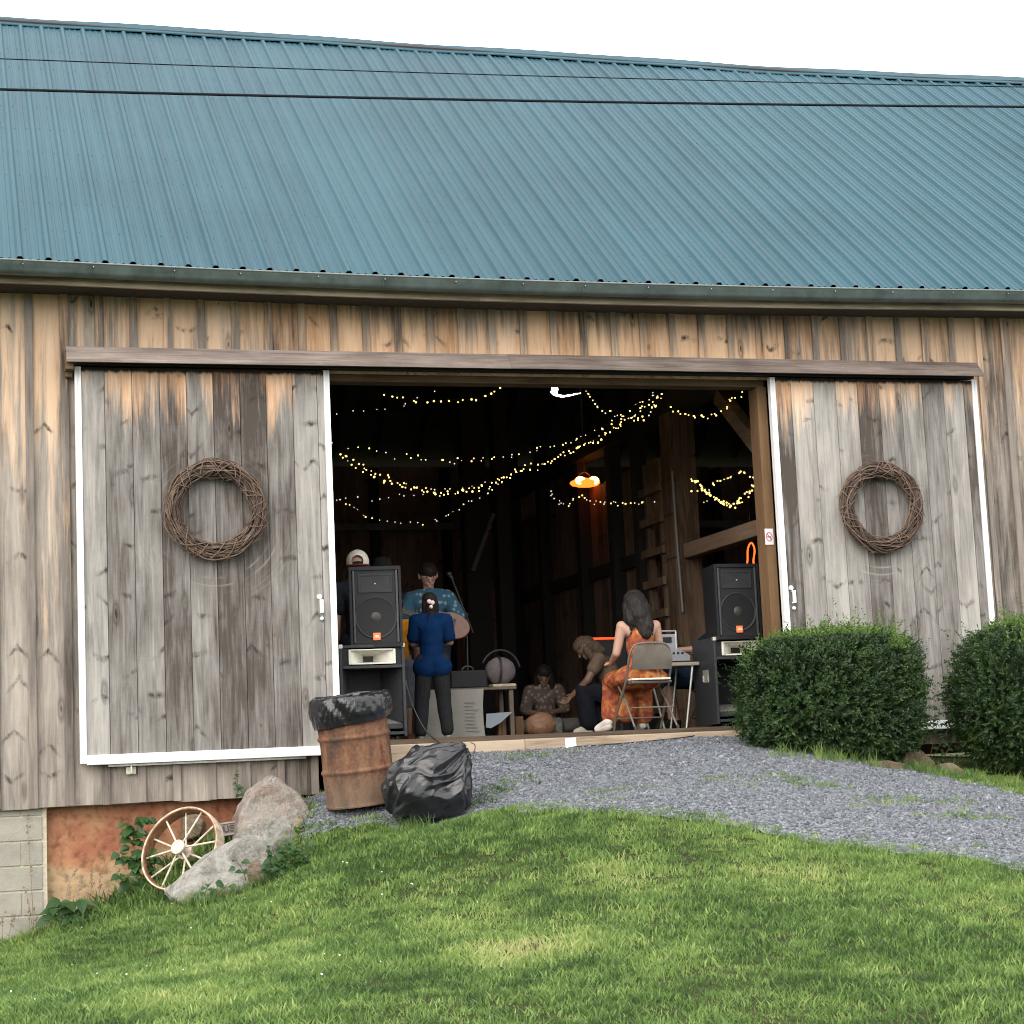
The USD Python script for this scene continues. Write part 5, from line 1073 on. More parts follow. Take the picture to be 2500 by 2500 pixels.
    def shirt(s, mat, sleeve=.5, hem=-.02, grow=.022, fold=.006, name='shirt'):
        B = [('pelvis', .118 + grow, 'waist', .108 + grow), ('waist', .108 + grow, 'chest', .12 + grow), ('chest', .112 + grow, 'neck', .042 + grow), ('shoL', .058 + grow, 'chest', .10 + grow), ('shoR', .058 + grow, 'chest', .10 + grow), ('shoL', .05 + grow, 'neck', .04 + grow), ('shoR', .05 + grow, 'neck', .04 + grow)]
        for q in 'LR':
            B.append(('sho' + q, .06 + grow, s.J['sho' + q] + (s.J['el' + q] - s.J['sho' + q]) * min(sleeve, 1), .055 + grow))
            if sleeve > 1: B.append(('el' + q, .045 + grow, s.J['el' + q] + (s.J['wr' + q] - s.J['el' + q]) * (sleeve - 1), .04 + grow))
        return s.cloth(name, B, mat, fold=fold, cut=[(s.J['neck'] + s.U * .025 * s.k, -(s.J['neck'] - s.J['chest']) / np.linalg.norm(s.J['neck'] - s.J['chest'])), ] if True else None)

    def trousers(s, mat, length=1.9, grow=.018, fold=.006, name='trousers'):
        B = [('pelvis', .116 + grow, 'waist', .085 + grow), ('hipL', .092 + grow, 'pelvis', .11 + grow), ('hipR', .092 + grow, 'pelvis', .11 + grow)]
        for q in 'LR':
            B.append(('hip' + q, .088 + grow, s.J['hip' + q] + (s.J['kn' + q] - s.J['hip' + q]) * min(1, length), .062 + grow))
            if length > 1: B.append(('kn' + q, .06 + grow, s.J['kn' + q] + (s.J['an' + q] - s.J['kn' + q]) * (length - 1), .046 + grow))
        return s.cloth(name, B, mat, fold=fold)

    def shoes(s, mat):
        for q in 'LR': s.cloth('shoe', [('an' + q, .046, s.J['to' + q] + s.U * .008, .038), (s.J['an' + q] - s.U * .045 * s.k, .04, 'to' + q, .034)], mat, .02, 3)

    def hair(s, mat, bones, fold=.008, name='hair'):
        B = [(s.hd(*a), ra * s.k, s.hd(*b), rb * s.k) for a, ra, b, rb in bones]; m = blend(hullchain(B), .014, 4)
        m.vertices += m.vertex_normals * ((meshkit.fbm(m.vertices * (40, 40, 12), 3, 6) - .5) * 2 * fold)[:, None]; return part(s.path, name, m, mat, smooth=True)


def fabric(name, col, noise=.2, scale=14): return plain(name, col, .9, noise=noise, scale=scale, spec=.1)


HAIRD = plain('dark_hair', (0.014, 0.010, 0.009), .6, noise=.4, scale=60, spec=.15); HAIRB = plain('ash_brown_hair', (0.085, 0.06, 0.04), .6, noise=.4, scale=60, spec=.15); HAIRG = plain('greying_brown_hair', (0.019, 0.016, 0.015), .6, noise=.5, scale=45, spec=.15)
SHORTH = [((0, -.02, .045), .096, (0, .02, .05), .088), ((0, -.055, .0), .07, (0, -.04, -.04), .06)]
# youngster in blue, back to the doorway
p = Person('youngster in bright blue t-shirt and dark trousers standing with back to the doorway', (1.09, 1.05, FZ), 8, 1.36,
           {'elL': (.22, .05, 1.15), 'wrL': (.09, .24, 1.14), 'elR': (-.23, .04, 1.15), 'wrR': (-.09, .24, 1.12), 'knL': (.135, .02, .50), 'anL': (.17, -.02, .085), 'toL': (.19, .13, .03), 'knR': (-.12, .03, .5), 'anR': (-.15, -.02, .085), 'toR': (-.18, .13, .03), 'head': (0, .05, 1.62)}, SKIN2)
J = p.J; BLU = fabric('bright_blue_jersey', (0.002, 0.018, 0.066))
p.shirt(BLU, .7, grow=.03, fold=.011); p.cloth('shirt_hem', [('waist', .142, 'pelvis', .152), ('pelvis', .152, J['hipL'] - p.U * .05, .15), ('pelvis', .152, J['hipR'] - p.U * .05, .15)], BLU, fold=.006); p.trousers(fabric('charcoal_trousers', (0.018, 0.018, 0.02)), 1.95, grow=.03); p.shoes(fabric('grey_trainer', (0.3, 0.29, 0.25)))
p.hair(HAIRD, SHORTH + [((0, -.06, .05), .085, (0, -.075, -.08), .07), ((-.04, -.06, .0), .06, (-.06, -.05, -.13), .045), ((.04, -.06, .0), .06, (.06, -.05, -.13), .045), ((0, -.07, -.05), .07, (0, -.09, -.15), .05)])
part(p.path, 'hair_clip', cat_([ball(p.hd(-.02, -.155, .0), .022, 1), ball(p.hd(.02, -.16, .015), .022, 1), ball(p.hd(.0, -.165, -.05), .018, 1)]), plain('pink_white_clip', (0.75, 0.6, 0.58), .5))
# youngster in yellow
p = Person('young person in a mustard yellow shirt and grey shorts half hidden by the left loudspeaker', (.88, 1.55, FZ), 20, 1.34, {'wrL': (.16, .22, 1.0), 'elL': (.23, .02, 1.12), 'elR': (-.24, .0, 1.12)}, SKIN2)
p.shirt(fabric('mustard_shirt', (0.45, 0.18, 0.012)), .6, grow=.036); p.trousers(fabric('grey_shorts', (0.11, 0.12, 0.14)), 1.1, grow=.04, name='shorts'); p.shoes(fabric('red_brown_boot', (0.16, 0.06, 0.04)))
p.hair(HAIRD, SHORTH + [((0, -.06, .05), .085, (0, -.07, -.1), .07)])
# man with the white cap, back of the head above the left loudspeaker
CAPW = plain('off_white_cap', (0.72, 0.68, 0.57), .85, noise=.08, scale=40); CAPR = plain('dark_red_brim', (0.16, 0.025, 0.025), .8)
p = Person('man in an off white and red cap seen from behind above the left loudspeaker', (.47, 1.30, FZ), 12, 1.76, {}, SKIN)
p.shirt(fabric('dark_navy_shirt', (0.02, 0.022, 0.03)), .6); p.trousers(fabric('dark_jeans', (0.03, 0.035, 0.05))); p.shoes(fabric('dark_shoe', (0.02, 0.02, 0.02))); p.hair(HAIRD, [((0, -.03, .0), .085, (0, -.035, -.045), .075)], .003)
m = ball((0, 0, 0), 1, 4); m.vertices = m.vertices[:, 0:1] * p.hs * .108 + m.vertices[:, 1:2] * p.look * .122 + m.vertices[:, 2:3] * p.hu * .118 + p.hd(0, -.005, .045)
q = m.vertices - p.hd(0, -.005, .045); hole = (np.hypot((q @ p.hs) / .052, (q @ p.hu - .0) / .052) < 1) & (q @ p.look < 0); lowm = q @ p.hu < -.035
fk = ~(hole | lowm)[m.faces].any(1); cm = trimesh.Trimesh(m.vertices, m.faces[fk], process=False); cm.remove_unreferenced_vertices(); part(p.path, 'cap_crown', cm, CAPW, smooth=True)
a = np.linspace(0, 2 * np.pi, 40, endpoint=False)
part(p.path, 'cap_band', tube([p.hd(0, -.005, .045) + p.hs * .108 * math.cos(t_) + p.look * .123 * math.sin(t_) - p.hu * .036 for t_ in a], .009, 6, closed=True), CAPR, smooth=True)
br = blend(hullchain([(p.hd(-.05, .13, .03), .006, p.hd(.05, .13, .03), .006), (p.hd(-.04, .20, .015), .006, p.hd(.04, .20, .015), .006), (p.hd(-.06, .12, .03), .006, p.hd(-.04, .20, .015), .006), (p.hd(.06, .12, .03), .006, p.hd(.04, .2, .015), .006)]), .02, 1)
part(p.path, 'cap_peak', m3.Manifold.hull_points(br.vertices), CAPR)
# man in the dark brimmed hat
p = Person('man in a dark brimmed hat and glasses standing behind the left loudspeaker', (1.0, 2.62, FZ), 200, 1.78, {}, SKIN)
p.shirt(fabric('dark_grey_shirt', (0.03, 0.03, 0.035)), 1.7); p.trousers(fabric('black_jeans', (0.02, 0.02, 0.022))); p.shoes(fabric('black_boot', (0.015, 0.015, 0.015))); p.hair(HAIRD, [((0, -.03, .02), .09, (0, -.04, -.04), .075)], .003)
HATM = plain('black_felt', (0.012, 0.011, 0.012), .9); hp = lathe([(0, .15), (.05, .155), (.085, .14), (.10, .08), (.108, .02), (.17, .012), (.185, .02), (.185, .012), (.11, .0)], 36)
hv = hp.vertices; hv[:, 2] += .05 * np.maximum(0, np.abs(hv[:, 0]) - .10) * 6 * .3 - .02 * (hv[:, 1] / .18) ** 2 * (np.hypot(hv[:, 0], hv[:, 1]) > .12)
part(p.path, 'hat', (hv[:, 0:1] * p.hs + hv[:, 1:2] * p.look + hv[:, 2:3] * p.hu + p.hd(0, 0, .06), hp.faces), HATM, smooth=40)
for sx in (-1, 1):
    a = np.linspace(0, 2 * np.pi, 20, endpoint=False); part(p.path, 'glasses', tube([p.hd(sx * .035 + .024 * math.cos(t_), .105, .012 + .018 * math.sin(t_)) for t_ in a], .003, 5, closed=True), RUBBER)
# guitarist
p = Person('musician in a light blue patterned shirt playing a guitar behind the cloth covered table', (1.40, 2.32, FZ), 196, 1.76, {'elR': (-.30, .06, 1.18), 'wrR': (-.36, .25, 1.30), 'elL': (.32, .0, 1.16), 'wrL': (.14, .24, 1.14), 'look': (.25, 1, -.32)}, SKIN)
PAT = M('blue_patterned_cotton', {'g': ('geometry', {}), 'v': ('voronoi_texture', {'scale': 16.0}), 'r': ('rgb_ramp', {'ramp': [(0.0, (0.26, 0.28, 0.3)), (0.28, (0.2, 0.25, 0.29)), (0.33, (0.03, 0.10, 0.155)), (1, (0.028, 0.09, 0.145))]}), 'p': ('principled_bsdf', {'roughness': .9})}, [('g.position', 'v.vector'), ('v.distance', 'r.fac'), ('r.color', 'p.base_color')])
p.shirt(PAT, .75, grow=.026); p.trousers(fabric('dark_blue_jeans', (0.03, 0.04, 0.065))); p.shoes(fabric('brown_shoe', (0.06, 0.035, 0.02))); p.hair(HAIRD, SHORTH, .004)
gt = thing('guitar', 'acoustic guitar with reddish brown body held by the musician in blue', 'guitar', p.L(0, .2, 1.1)); GW = plain('reddish_guitar_wood', (0.16, 0.045, 0.018), .3, noise=.25, scale=10); GT = plain('honey_guitar_top', (0.15, 0.05, 0.02), .3, noise=.15, scale=14)
go = p.L(.13, .20, 1.13); gx = -p.S * .90 + p.U * .30; gx /= np.linalg.norm(gx); gn = p.F + p.U * .15; gn -= gx * (gn @ gx); gn /= np.linalg.norm(gn); gy = np.cross(gn, gx)
th = np.linspace(0, 2 * np.pi, 60, endpoint=False); rr = .165 + .03 * np.cos(2 * th) - .022 * np.cos(th) + .0; ol = Polygon(np.c_[1.25 * rr * np.cos(th), .92 * rr * np.sin(th) * (1 - .16 * np.exp(-((np.cos(th) - .15) / .3) ** 2))])
def G(m): v, f = arr(m); return v[:, 0:1] * gx + v[:, 1:2] * gy + v[:, 2:3] * gn + go, f
bd_ = trimesh.creation.extrude_polygon(ol, .09, engine='earcut'); part(gt, 'body', G(bd_), GW, smooth=35)
tp_ = trimesh.creation.extrude_polygon(ol.buffer(-.004), .003, engine='earcut'); tp_.apply_translation((0, 0, .0905)); part(gt, 'soundboard', G(tp_), GT)
part(gt, 'sound_hole', G(trimesh.creation.cylinder(.045, .002, sections=28).apply_translation((.05, 0, .0955))), RUBBER)
part(gt, 'neck', G(box(.2, .56, -.026, .026, .078, .1)), GW); part(gt, 'headstock', G(box(.562, .70, -.036, .036, .075, .09)), GW); part(gt, 'fretboard', G(box(.11, .56, -.027, .027, .1015, .108)), RUBBER); part(gt, 'bridge', G(box(-.12, -.09, -.07, .07, .0945, .104)), RUBBER)
for k in range(6): part(gt, 'string', G(tube([(-.105, -.02 + .008 * k, .106), (.6, -.02 + .008 * k, .112)], .0009, 4)), STEEL)
# seated woman in the orange dress
p = Person('woman with long dark curly hair in an orange sleeveless dress seated on the folding chair', c1 + (0, .02, 0), 4, 1.63,
           {'pelvis': (0, -.02, .56), 'waist': (0, -.01, .72), 'chest': (0, .02, .92), 'neck': (.005, .05, 1.10), 'head': (.01, .09, 1.24), 'shoL': (.175, .03, 1.03), 'shoR': (-.17, .03, 1.03), 'elL': (.235, .06, .77), 'wrL': (.22, .30, .70), 'elR': (-.225, .08, .78), 'wrR': (-.17, .32, .74),
            'hipL': (.10, .0, .53), 'hipR': (-.10, .0, .53), 'knL': (.19, .44, .50), 'anL': (.27, .36, .10), 'toL': (.36, .46, .03), 'knR': (-.12, .45, .50), 'anR': (-.11, .44, .10), 'toR': (-.12, .60, .03), 'look': (-.25, 1, -.15)}, SKIN)
DRESS = M('orange_batik_cotton', {'g': ('geometry', {}), 'n': ('noise_texture', {'scale': 9.0, 'detail': 4.0, 'distortion': 1.4}), 'r': ('rgb_ramp', {'ramp': [(0.3, (0.13, 0.022, 0.012)), (0.46, (0.25, 0.048, 0.018)), (0.56, (0.34, 0.10, 0.024)), (0.68, (0.42, 0.21, 0.06))]}), 'p': ('principled_bsdf', {'roughness': .85}), 'b': ('bump', {'strength': .3, 'distance': .02})}, [('g.position', 'n.vector'), ('n.fac', 'r.fac'), ('r.color', 'p.base_color'), ('n.fac', 'b.height'), ('b.normal', 'p.normal')])
J = p.J
p.cloth('dress', [('pelvis', .155, 'waist', .135), ('waist', .135, 'chest', .138), ('chest', .13, J['neck'] - p.U * .04, .07), (J['shoL'] * .75 + J['neck'] * .25, .045, 'chest', .12), (J['shoR'] * .75 + J['neck'] * .25, .045, 'chest', .12), ('hipL', .12, 'pelvis', .15), ('hipR', .12, 'pelvis', .15), ('hipL', .125, 'knL', .10), ('hipR', .125, 'knR', .10), ('pelvis', .13, (J['knL'] + J['knR']) / 2, .12), (p.L(.20, -.05, .52), .06, p.L(.26, .2, .50), .07), (p.L(-.19, -.05, .51), .06, p.L(-.2, .2, .50), .06), ('knL', .10, (J['anL'] + J['knL']) / 2 - p.U * .12, .10), ('knR', .10, (J['anR'] + J['knR']) / 2 - p.U * .12, .11), ((J['knL'] + J['knR']) / 2, .11, (J['anL'] + J['anR']) / 2 + p.U * .1, .13)], DRESS, fold=.009)
p.shoes(fabric('white_sandal', (0.55, 0.5, 0.45)))
p.hair(HAIRG, [((0, -.02, .05), .112, (0, .0, .05), .10), ((0, -.07, .02), .105, (-.02, -.10, -.14), .10), ((-.05, -.07, -.05), .085, (-.075, -.11, -.25), .075), ((.05, -.07, -.02), .08, (.06, -.10, -.16), .07), ((-.02, -.10, -.15), .09, (-.05, -.13, -.33), .06), ((-.075, -.02, -.03), .06, (-.09, -.05, -.22), .06)], .014)
hr = np.random.default_rng(9); HS = []
for k in range(150):
    a_ = hr.uniform(2.2, 7.2); rr_ = .085 * hr.uniform(.5, 1.05); c0 = p.hd(rr_ * math.cos(a_ + .2), -.055 + .06 * math.sin(a_), .11 - .35 * rr_); ln_ = hr.uniform(.26, .44); q = np.linspace(0, 1, 12); ph_ = hr.uniform(0, 6.28)
    out = np.array((math.cos(a_), math.sin(a_))); w_ = .012 * np.sin(q * 22 + ph_) * q
    HS.append(tube([c0 + p.hs * (out[0] * .05 * math.sin(min(1, t_ * 1.6) * 1.5) - .03 * t_ + w_[i]) + p.look * (-.035 * math.sin(min(1, t_ * 1.6) * 1.5) - .03 * t_ + .01 * math.cos(t_ * 19 + ph_)) - p.U * ln_ * t_ ** 1.15 for i, t_ in enumerate(q)], np.linspace(.008, .003, 12), 4))
part(p.path, 'hair_curls', cat_(HS), HAIRG, smooth=True)
single('seat_pad', rbox(c1[0] - .19, c1[0] + .19, c1[1] - .225, c1[1] + .15, FZ + .448, FZ + .466, .008), CUSH, 'white lace seat pad on the chair of the woman in orange', 'seat pad')
# man in navy shorts at the table
p = Person('person in rolled navy shorts seated at the equipment table behind the right loudspeaker', (4.12, 1.72, FZ), -80, 1.74,
           {'pelvis': (0, -.02, .55), 'waist': (0, -.08, .71), 'chest': (0, -.15, .90), 'neck': (0, -.20, 1.08), 'head': (0, -.20, 1.23), 'shoL': (.175, -.19, 1.01), 'shoR': (-.175, -.19, 1.01), 'elL': (.23, .02, .80), 'wrL': (.12, .33, .80), 'elR': (-.23, .1, .80), 'wrR': (-.12, .33, .80),
            'hipL': (.095, 0, .53), 'hipR': (-.095, 0, .53), 'knL': (.15, .46, .52), 'anL': (.13, .44, .085), 'toL': (.14, .58, .03), 'knR': (-.14, .44, .52), 'anR': (-.16, .33, .085), 'toR': (-.17, .5, .03)}, SKIN)
p.shirt(fabric('dark_teal_shirt', (0.012, 0.02, 0.026)), .6); p.trousers(fabric('navy_denim', (0.018, 0.035, 0.065)), .98, grow=.035, name='shorts'); p.shoes(fabric('black_slipper', (0.02, 0.02, 0.02))); p.hair(HAIRD, SHORTH, .004)
# woman leaning forward on a low stool
ls = np.array((3.32, 2.35, FZ))
p = Person('fair haired woman in beige top and long black skirt leaning forward on a stool', ls, -72, 1.60,
           {'pelvis': (0, -.08, .42), 'waist': (0, .0, .56), 'chest': (0, .10, .74), 'neck': (0, .22, .88), 'head': (0, .31, .97), 'shoL': (.17, .16, .83), 'shoR': (-.17, .16, .83), 'elL': (.22, .30, .60), 'wrL': (.12, .48, .44), 'elR': (-.22, .28, .60), 'wrR': (-.10, .46, .46),
            'hipL': (.09, -.05, .40), 'hipR': (-.09, -.05, .40), 'knL': (.14, .35, .50), 'anL': (.12, .30, .085), 'toL': (.13, .45, .03), 'knR': (-.15, .33, .48), 'anR': (-.2, .12, .085), 'toR': (-.24, .26, .03), 'look': (.1, .75, -.7)}, SKIN2)
p.shirt(fabric('beige_pink_top', (0.13, 0.088, 0.065)), .45, grow=.02); J = p.J
p.cloth('skirt', [('pelvis', .14, 'hipL', .12), ('pelvis', .14, 'hipR', .12), ('hipL', .12, 'knL', .10), ('hipR', .12, 'knR', .10), ('knL', .10, J['anL'] + p.U * .06, .11), ('knR', .10, J['anR'] + p.U * .10, .10), ('pelvis', .13, J['anR'] + p.U * .12, .12), ((J['knL'] + J['knR']) / 2, .11, (J['anL'] + J['anR']) / 2 + p.U * .05, .13)], fabric('black_skirt', (0.012, 0.013, 0.018)), fold=.008)
p.shoes(fabric('pale_sandal', (0.5, 0.46, 0.4))); p.hair(HAIRB, SHORTH + [((0, -.06, .02), .09, (-.02, -.1, -.14), .07), ((-.07, .0, -.02), .05, (-.08, .05, -.2), .04), ((.07, .0, -.02), .05, (.09, .04, -.22), .04)], .012)
st = thing('stool', 'low dark stool under the leaning woman', 'stool', ls + (.07, -.02, 0)); so = ls + np.array((.078, -.025, 0))
part(st, 'seat', trimesh.creation.cylinder(.16, .03, sections=28).apply_translation(so + (0, 0, .275)), W['stud'])
for k in range(3): part(st, 'leg', tube([so + (.10 * math.cos(k * 2.1), .10 * math.sin(k * 2.1), .26), so + (.15 * math.cos(k * 2.1), .15 * math.sin(k * 2.1), 0)], .014, 7), W['stud'])
# woman on the floor
p = Person('woman with long dark hair and a floral top sitting on the barn floor', (2.86, 3.3, FZ), 192, 1.56,
           {'pelvis': (0, 0, .13), 'waist': (0, .01, .28), 'chest': (0, .02, .46), 'neck': (0, .04, .62), 'head': (0, .09, .73), 'shoL': (.17, .02, .56), 'shoR': (-.17, .02, .56), 'elL': (.24, .08, .32), 'wrL': (.08, .28, .30), 'elR': (-.24, .08, .32), 'wrR': (-.05, .28, .27),
            'hipL': (.10, .02, .12), 'hipR': (-.10, .02, .12), 'knL': (.34, .30, .14), 'anL': (-.02, .42, .07), 'toL': (-.14, .46, .05), 'knR': (-.34, .30, .14), 'anR': (.06, .34, .07), 'toR': (.18, .38, .05), 'look': (-.1, 1, -.35)}, SKIN2)
FLOR = M('muted_floral_cotton', {'g': ('geometry', {}), 'v': ('voronoi_texture', {'scale': 22.0}), 'r': ('rgb_ramp', {'ramp': [(0.0, (0.24, 0.24, 0.2)), (0.3, (0.17, 0.13, 0.1)), (0.45, (0.09, 0.065, 0.05)), (1, (0.07, 0.05, 0.04))]}), 'p': ('principled_bsdf', {'roughness': .9})}, [('g.position', 'v.vector'), ('v.distance', 'r.fac'), ('r.color', 'p.base_color')])
p.shirt(FLOR, .9, grow=.02); p.trousers(fabric('grey_leggings', (0.14, 0.13, 0.11)), 1.9); p.hair(HAIRD, SHORTH + [((-.07, -.02, .0), .05, (-.10, -.0, -.25), .045), ((.07, -.02, .0), .05, (.11, .02, -.28), .05), ((0, -.07, 0), .08, (0, -.09, -.22), .07)], .01)
# things on the floor and table
r = np.random.default_rng(77)
bl = rbox(2.55, 2.9, 2.75, 2.99, FZ, FZ + .20, .06, 12).refine_to_length(.02); v, f = arr(bl); v = v + (meshkit.fbm(v * 9, 4, 3)[:, None] - .5) * np.array((.07, .07, .09)) + 0; v[:, 2] = np.maximum(v[:, 2], FZ + .002)
single('blanket', (v, f), fabric('pale_grey_blanket', (0.17, 0.18, 0.16), .35, 20), 'crumpled pale grey blanket in the lap of the woman on the floor', 'blanket', smooth=True)
sk = ball((0, 0, 0), 1, 4); sk.vertices = sk.vertices * (.15, .12, .12) * (1 + .18 * (meshkit.fbm(sk.vertices * 2.2, 3, 4)[:, None] - .5)) + np.array((2.27, 1.55, FZ + .105)); sk.vertices[:, 2] = np.maximum(sk.vertices[:, 2], FZ + .002)
single('cushion', sk, plain('tan_leather', (0.15, 0.075, 0.04), .6, noise=.25), 'round tan leather cushion on the floor by the barn post', 'cushion', smooth=True)
# covered table with banner
tb = thing('table', 'low table carrying equipment behind the young person in blue', 'table', (1.5, 1.9, FZ)); TW = plain('dark_table_top', (0.10, 0.075, 0.055), .6, noise=.2)
part(tb, 'table_top', rbox(.95, 2.08, 1.68, 2.12, .56, .585, .004), TW)
for x in (1.0, 2.03):
    for y in (1.72, 2.08): part(tb, 'leg', box(x - .02, x + .02, y - .02, y + .02, FZ, .559), TW)
BAN = plain('pale_canvas', (0.26, 0.25, 0.22), .9, noise=.08, scale=8); INK = plain('faded_grey_ink', (0.24, 0.23, 0.21), .9)
ban = thing('banner', 'pale cloth banner with a round emblem and lines of print hanging from the low table', 'banner', (1.42, 1.66, FZ + .02))
xs_ = np.linspace(1.13, 1.745, 40); zs_ = np.linspace(.115, .572, 24); V, F = grid(xs_, zs_, lambda x, z: 0 * x); edge = .02 * np.abs((V[:, 1] - .34) / .23) ** 2
wv = .006 * np.sin(V[:, 0] * 19 + V[:, 1] * 3); V = np.c_[1.43 + (V[:, 0] - 1.43) * (1 - .05 + edge * 2.2), 1.664 + wv, V[:, 1]]; part(ban, 'cloth', (V, F[:, ::-1]), BAN, smooth=True)
a = np.linspace(0, 2 * np.pi, 28, endpoint=False)
for (cx, cz, rr) in ((1.365, .40, .055), (1.365, .33, .06)): part(ban, 'emblem', tube([(cx + rr * math.cos(t_), 1.652, cz + rr * math.sin(t_)) for t_ in a], .005, 5, closed=True), INK)
for k in range(3): part(ban, 'emblem', tube([(1.365 + .012 * math.cos(t_) + .03 * math.cos(2.1 * k), 1.652, .33 + .012 * math.sin(t_) + .03 * math.sin(2.1 * k)) for t_ in a[::2]], .003, 4, closed=True), INK)
for k in range(9): part(ban, 'print_line', box(1.545, 1.545 + r.uniform(.08, .15), 1.650, 1.653, .17 + .034 * k, .177 + .034 * k), INK)
bg_ = ball((0, 0, 0), 1, 4); bg_.vertices = bg_.vertices * (.155, .10, .135) * (1 + .1 * (meshkit.fbm(bg_.vertices * 2, 3, 14)[:, None] - .5)) + np.array((1.99, 1.92, .75)); bt = thing('round_bag', 'round grey bag with a dark strap on the end of the low table', 'bag', (1.99, 1.92, .62)); part(bt, 'bag', bg_, fabric('grey_canvas', (0.12, 0.105, 0.105)), smooth=True)
part(bt, 'strap', tube([(1.97 + .008 * math.sin(t_), 1.92 + .108 * math.cos(t_), .75 + .143 * math.sin(t_)) for t_ in a], .012, 6, closed=True), RUBBER)
ah = np.linspace(.2, 2.7, 24); part(bt, 'carry_hoop', tube([(2.02 + .2 * math.cos(t_), 2.0, .74 + .22 * math.sin(t_)) for t_ in ah], .012, 6), RUBBER, smooth=True)
single('folded_cloth', rbox(1.86, 2.10, 1.74, 1.95, .587, .617, .012, 10), fabric('cream_cloth', (0.35, 0.31, 0.22)), 'folded cream cloth under the round grey bag', 'cloth')
cs = thing('equipment_case', 'black equipment case on the low table', 'case', (1.62, 1.9, .587)); part(cs, 'case_body', rbox(1.45, 1.82, 1.78, 2.06, .587, .76, .015), BLACK); part(cs, 'carry_handle', tube(smoothpath([(1.60, 1.9, .757), (1.61, 1.9, .79), (1.70, 1.9, .79), (1.71, 1.9, .757)], 14), .008, 6), RAIL)
sh = np.array([(1.76, 1.69, .33), (1.98, 1.70, .34), (2.02, 1.70, .335), (1.9, 1.70, .24), (1.80, 1.69, .19), (1.75, 1.69, .20)]); m = trimesh.creation.extrude_polygon(Polygon(sh[:, [0, 2]]), .004, engine='earcut'); m.vertices = np.c_[m.vertices[:, 0], 1.665 + m.vertices[:, 2], m.vertices[:, 1]]; trimesh.repair.fix_normals(m)
single('plastic_sheet', m, plain('blue_white_plastic', (0.2, 0.23, 0.26), .4), 'blue white plastic sheet hanging beside the banner', 'plastic sheet')
single('wood_block', rbox(1.90, 1.98, 1.75, 1.85, FZ, .33, .004), W['frame'], 'upright piece of pale timber under the end of the table', 'timber'); single('wood_block', rbox(2.12, 2.20, 1.9, 2.0, FZ, .30, .004), W['frame'], 'short timber offcut standing right of the low table', 'timber')
# microphone stand
mp = at(1137, 1600, 2.1); mt_ = thing('microphone_stand', 'black microphone stand with a long boom beside the musician', 'microphone stand', (mp[0], 2.1, FZ)); mb = at(1139, 1500, 2.1)
part(mt_, 'upright', tube([(mp[0], 2.1, FZ + .02), mb], .010, 7), RUBBER); m0, m1_ = at(1155, 1545, 2.05), at(1100, 1405, 2.0); part(mt_, 'boom', tube([m0, m1_], .009, 7), RUBBER); part(mt_, 'clutch', ball(mb, .02, 2), RUBBER)
part(mt_, 'microphone', cat_([tube([m1_ + (.02, 0, -.04), m1_ + (-.005, 0, .0)], .016, 10), ball(m1_ + np.array((-.012, 0, .014)), .026, 2)]), RUBBER, smooth=True)
for k in range(3): part(mt_, 'leg', tube([(mp[0], 2.1, FZ + .12), (mp[0] + .28 * math.cos(2.1 * k + .4), 2.1 + .28 * math.sin(2.1 * k + .4), FZ + .01)], .008, 6), RUBBER)
part(mt_, 'cup_holder', tube([(mp[0] - .03, 2.07, 1.14), (mp[0] - .03, 2.07, 1.22)], .03, 10), plain('clear_cup', (.45, .43, .4), .3))
# equipment table with mixing desk
et = thing('table', 'folding table with mixing desk beside the woman in orange', 'table', (3.45, 1.25, FZ)); part(et, 'table_top', rbox(3.14, 3.72, .98, 1.48, .70, .735, .008), plain('grey_laminate', (0.30, 0.28, 0.24), .5))
for (x0_, x1_) in ((3.2, 3.34), (3.66, 3.56)):
    for y in (1.02, 1.44): part(et, 'leg', tube([(x0_, y, .70), (x1_, y, FZ)], .011, 7), STEEL)
mx_ = thing('mixing_desk', 'grey mixing desk with raised back panel on the folding table', 'mixing desk', (3.42, 1.2, .736)); MXM = plain('grey_desk_panel', (0.30, 0.31, 0.34), .5, noise=.15, scale=50)
part(mx_, 'desk', obox((3.43, 1.02, .775), (3.43, 1.30, .86), .42, .05), MXM); part(mx_, 'back_panel', rbox(3.22, 3.62, 1.31, 1.345, .86, 1.03, .006), MXM); part(mx_, 'screen', box(3.27, 3.57, 1.303, 1.3085, .945, 1.00), RUBBER)
for k in range(8):
    q = np.array((3.27 + .045 * k, 1.06, .818)); part(mx_, 'fader', box(q[0] - .008, q[0] + .008, q[1], q[1] + .02, q[2], q[2] + .02), RUBBER)
for k in range(2): part(mx_, 'rail', tube([(3.22 + .4 * k, 1.31, .88), (3.22 + .4 * k, 1.31, 1.06)], .010, 6), STEEL)
part(mx_, 'rail', tube([(3.22, 1.31, 1.06), (3.62, 1.31, 1.06)], .010, 6), STEEL)
# dark stool speaker/monitor left of the woman in orange with orange light strip
mo = at(1480, 1580, 2.45); mon = thing('amplifier', 'black amplifier behind the woman in orange', 'amplifier', (mo[0], 2.5, FZ)); part(mon, 'cabinet', rbox(mo[0] - .13, mo[0] + .22, 2.4, 2.7, FZ, 1.06, .02), BLACK); part(mon, 'grille', box(mo[0] - .10, mo[0] + .19, 2.392, 2.3985, .3, 1.02), GRILLE)
# ------------------------------------------------------------------ lamps
def emit(name, col, s): return M(name, {'e': ('emission', {'color': col, 'strength': s})}, [], surface='e.emission')


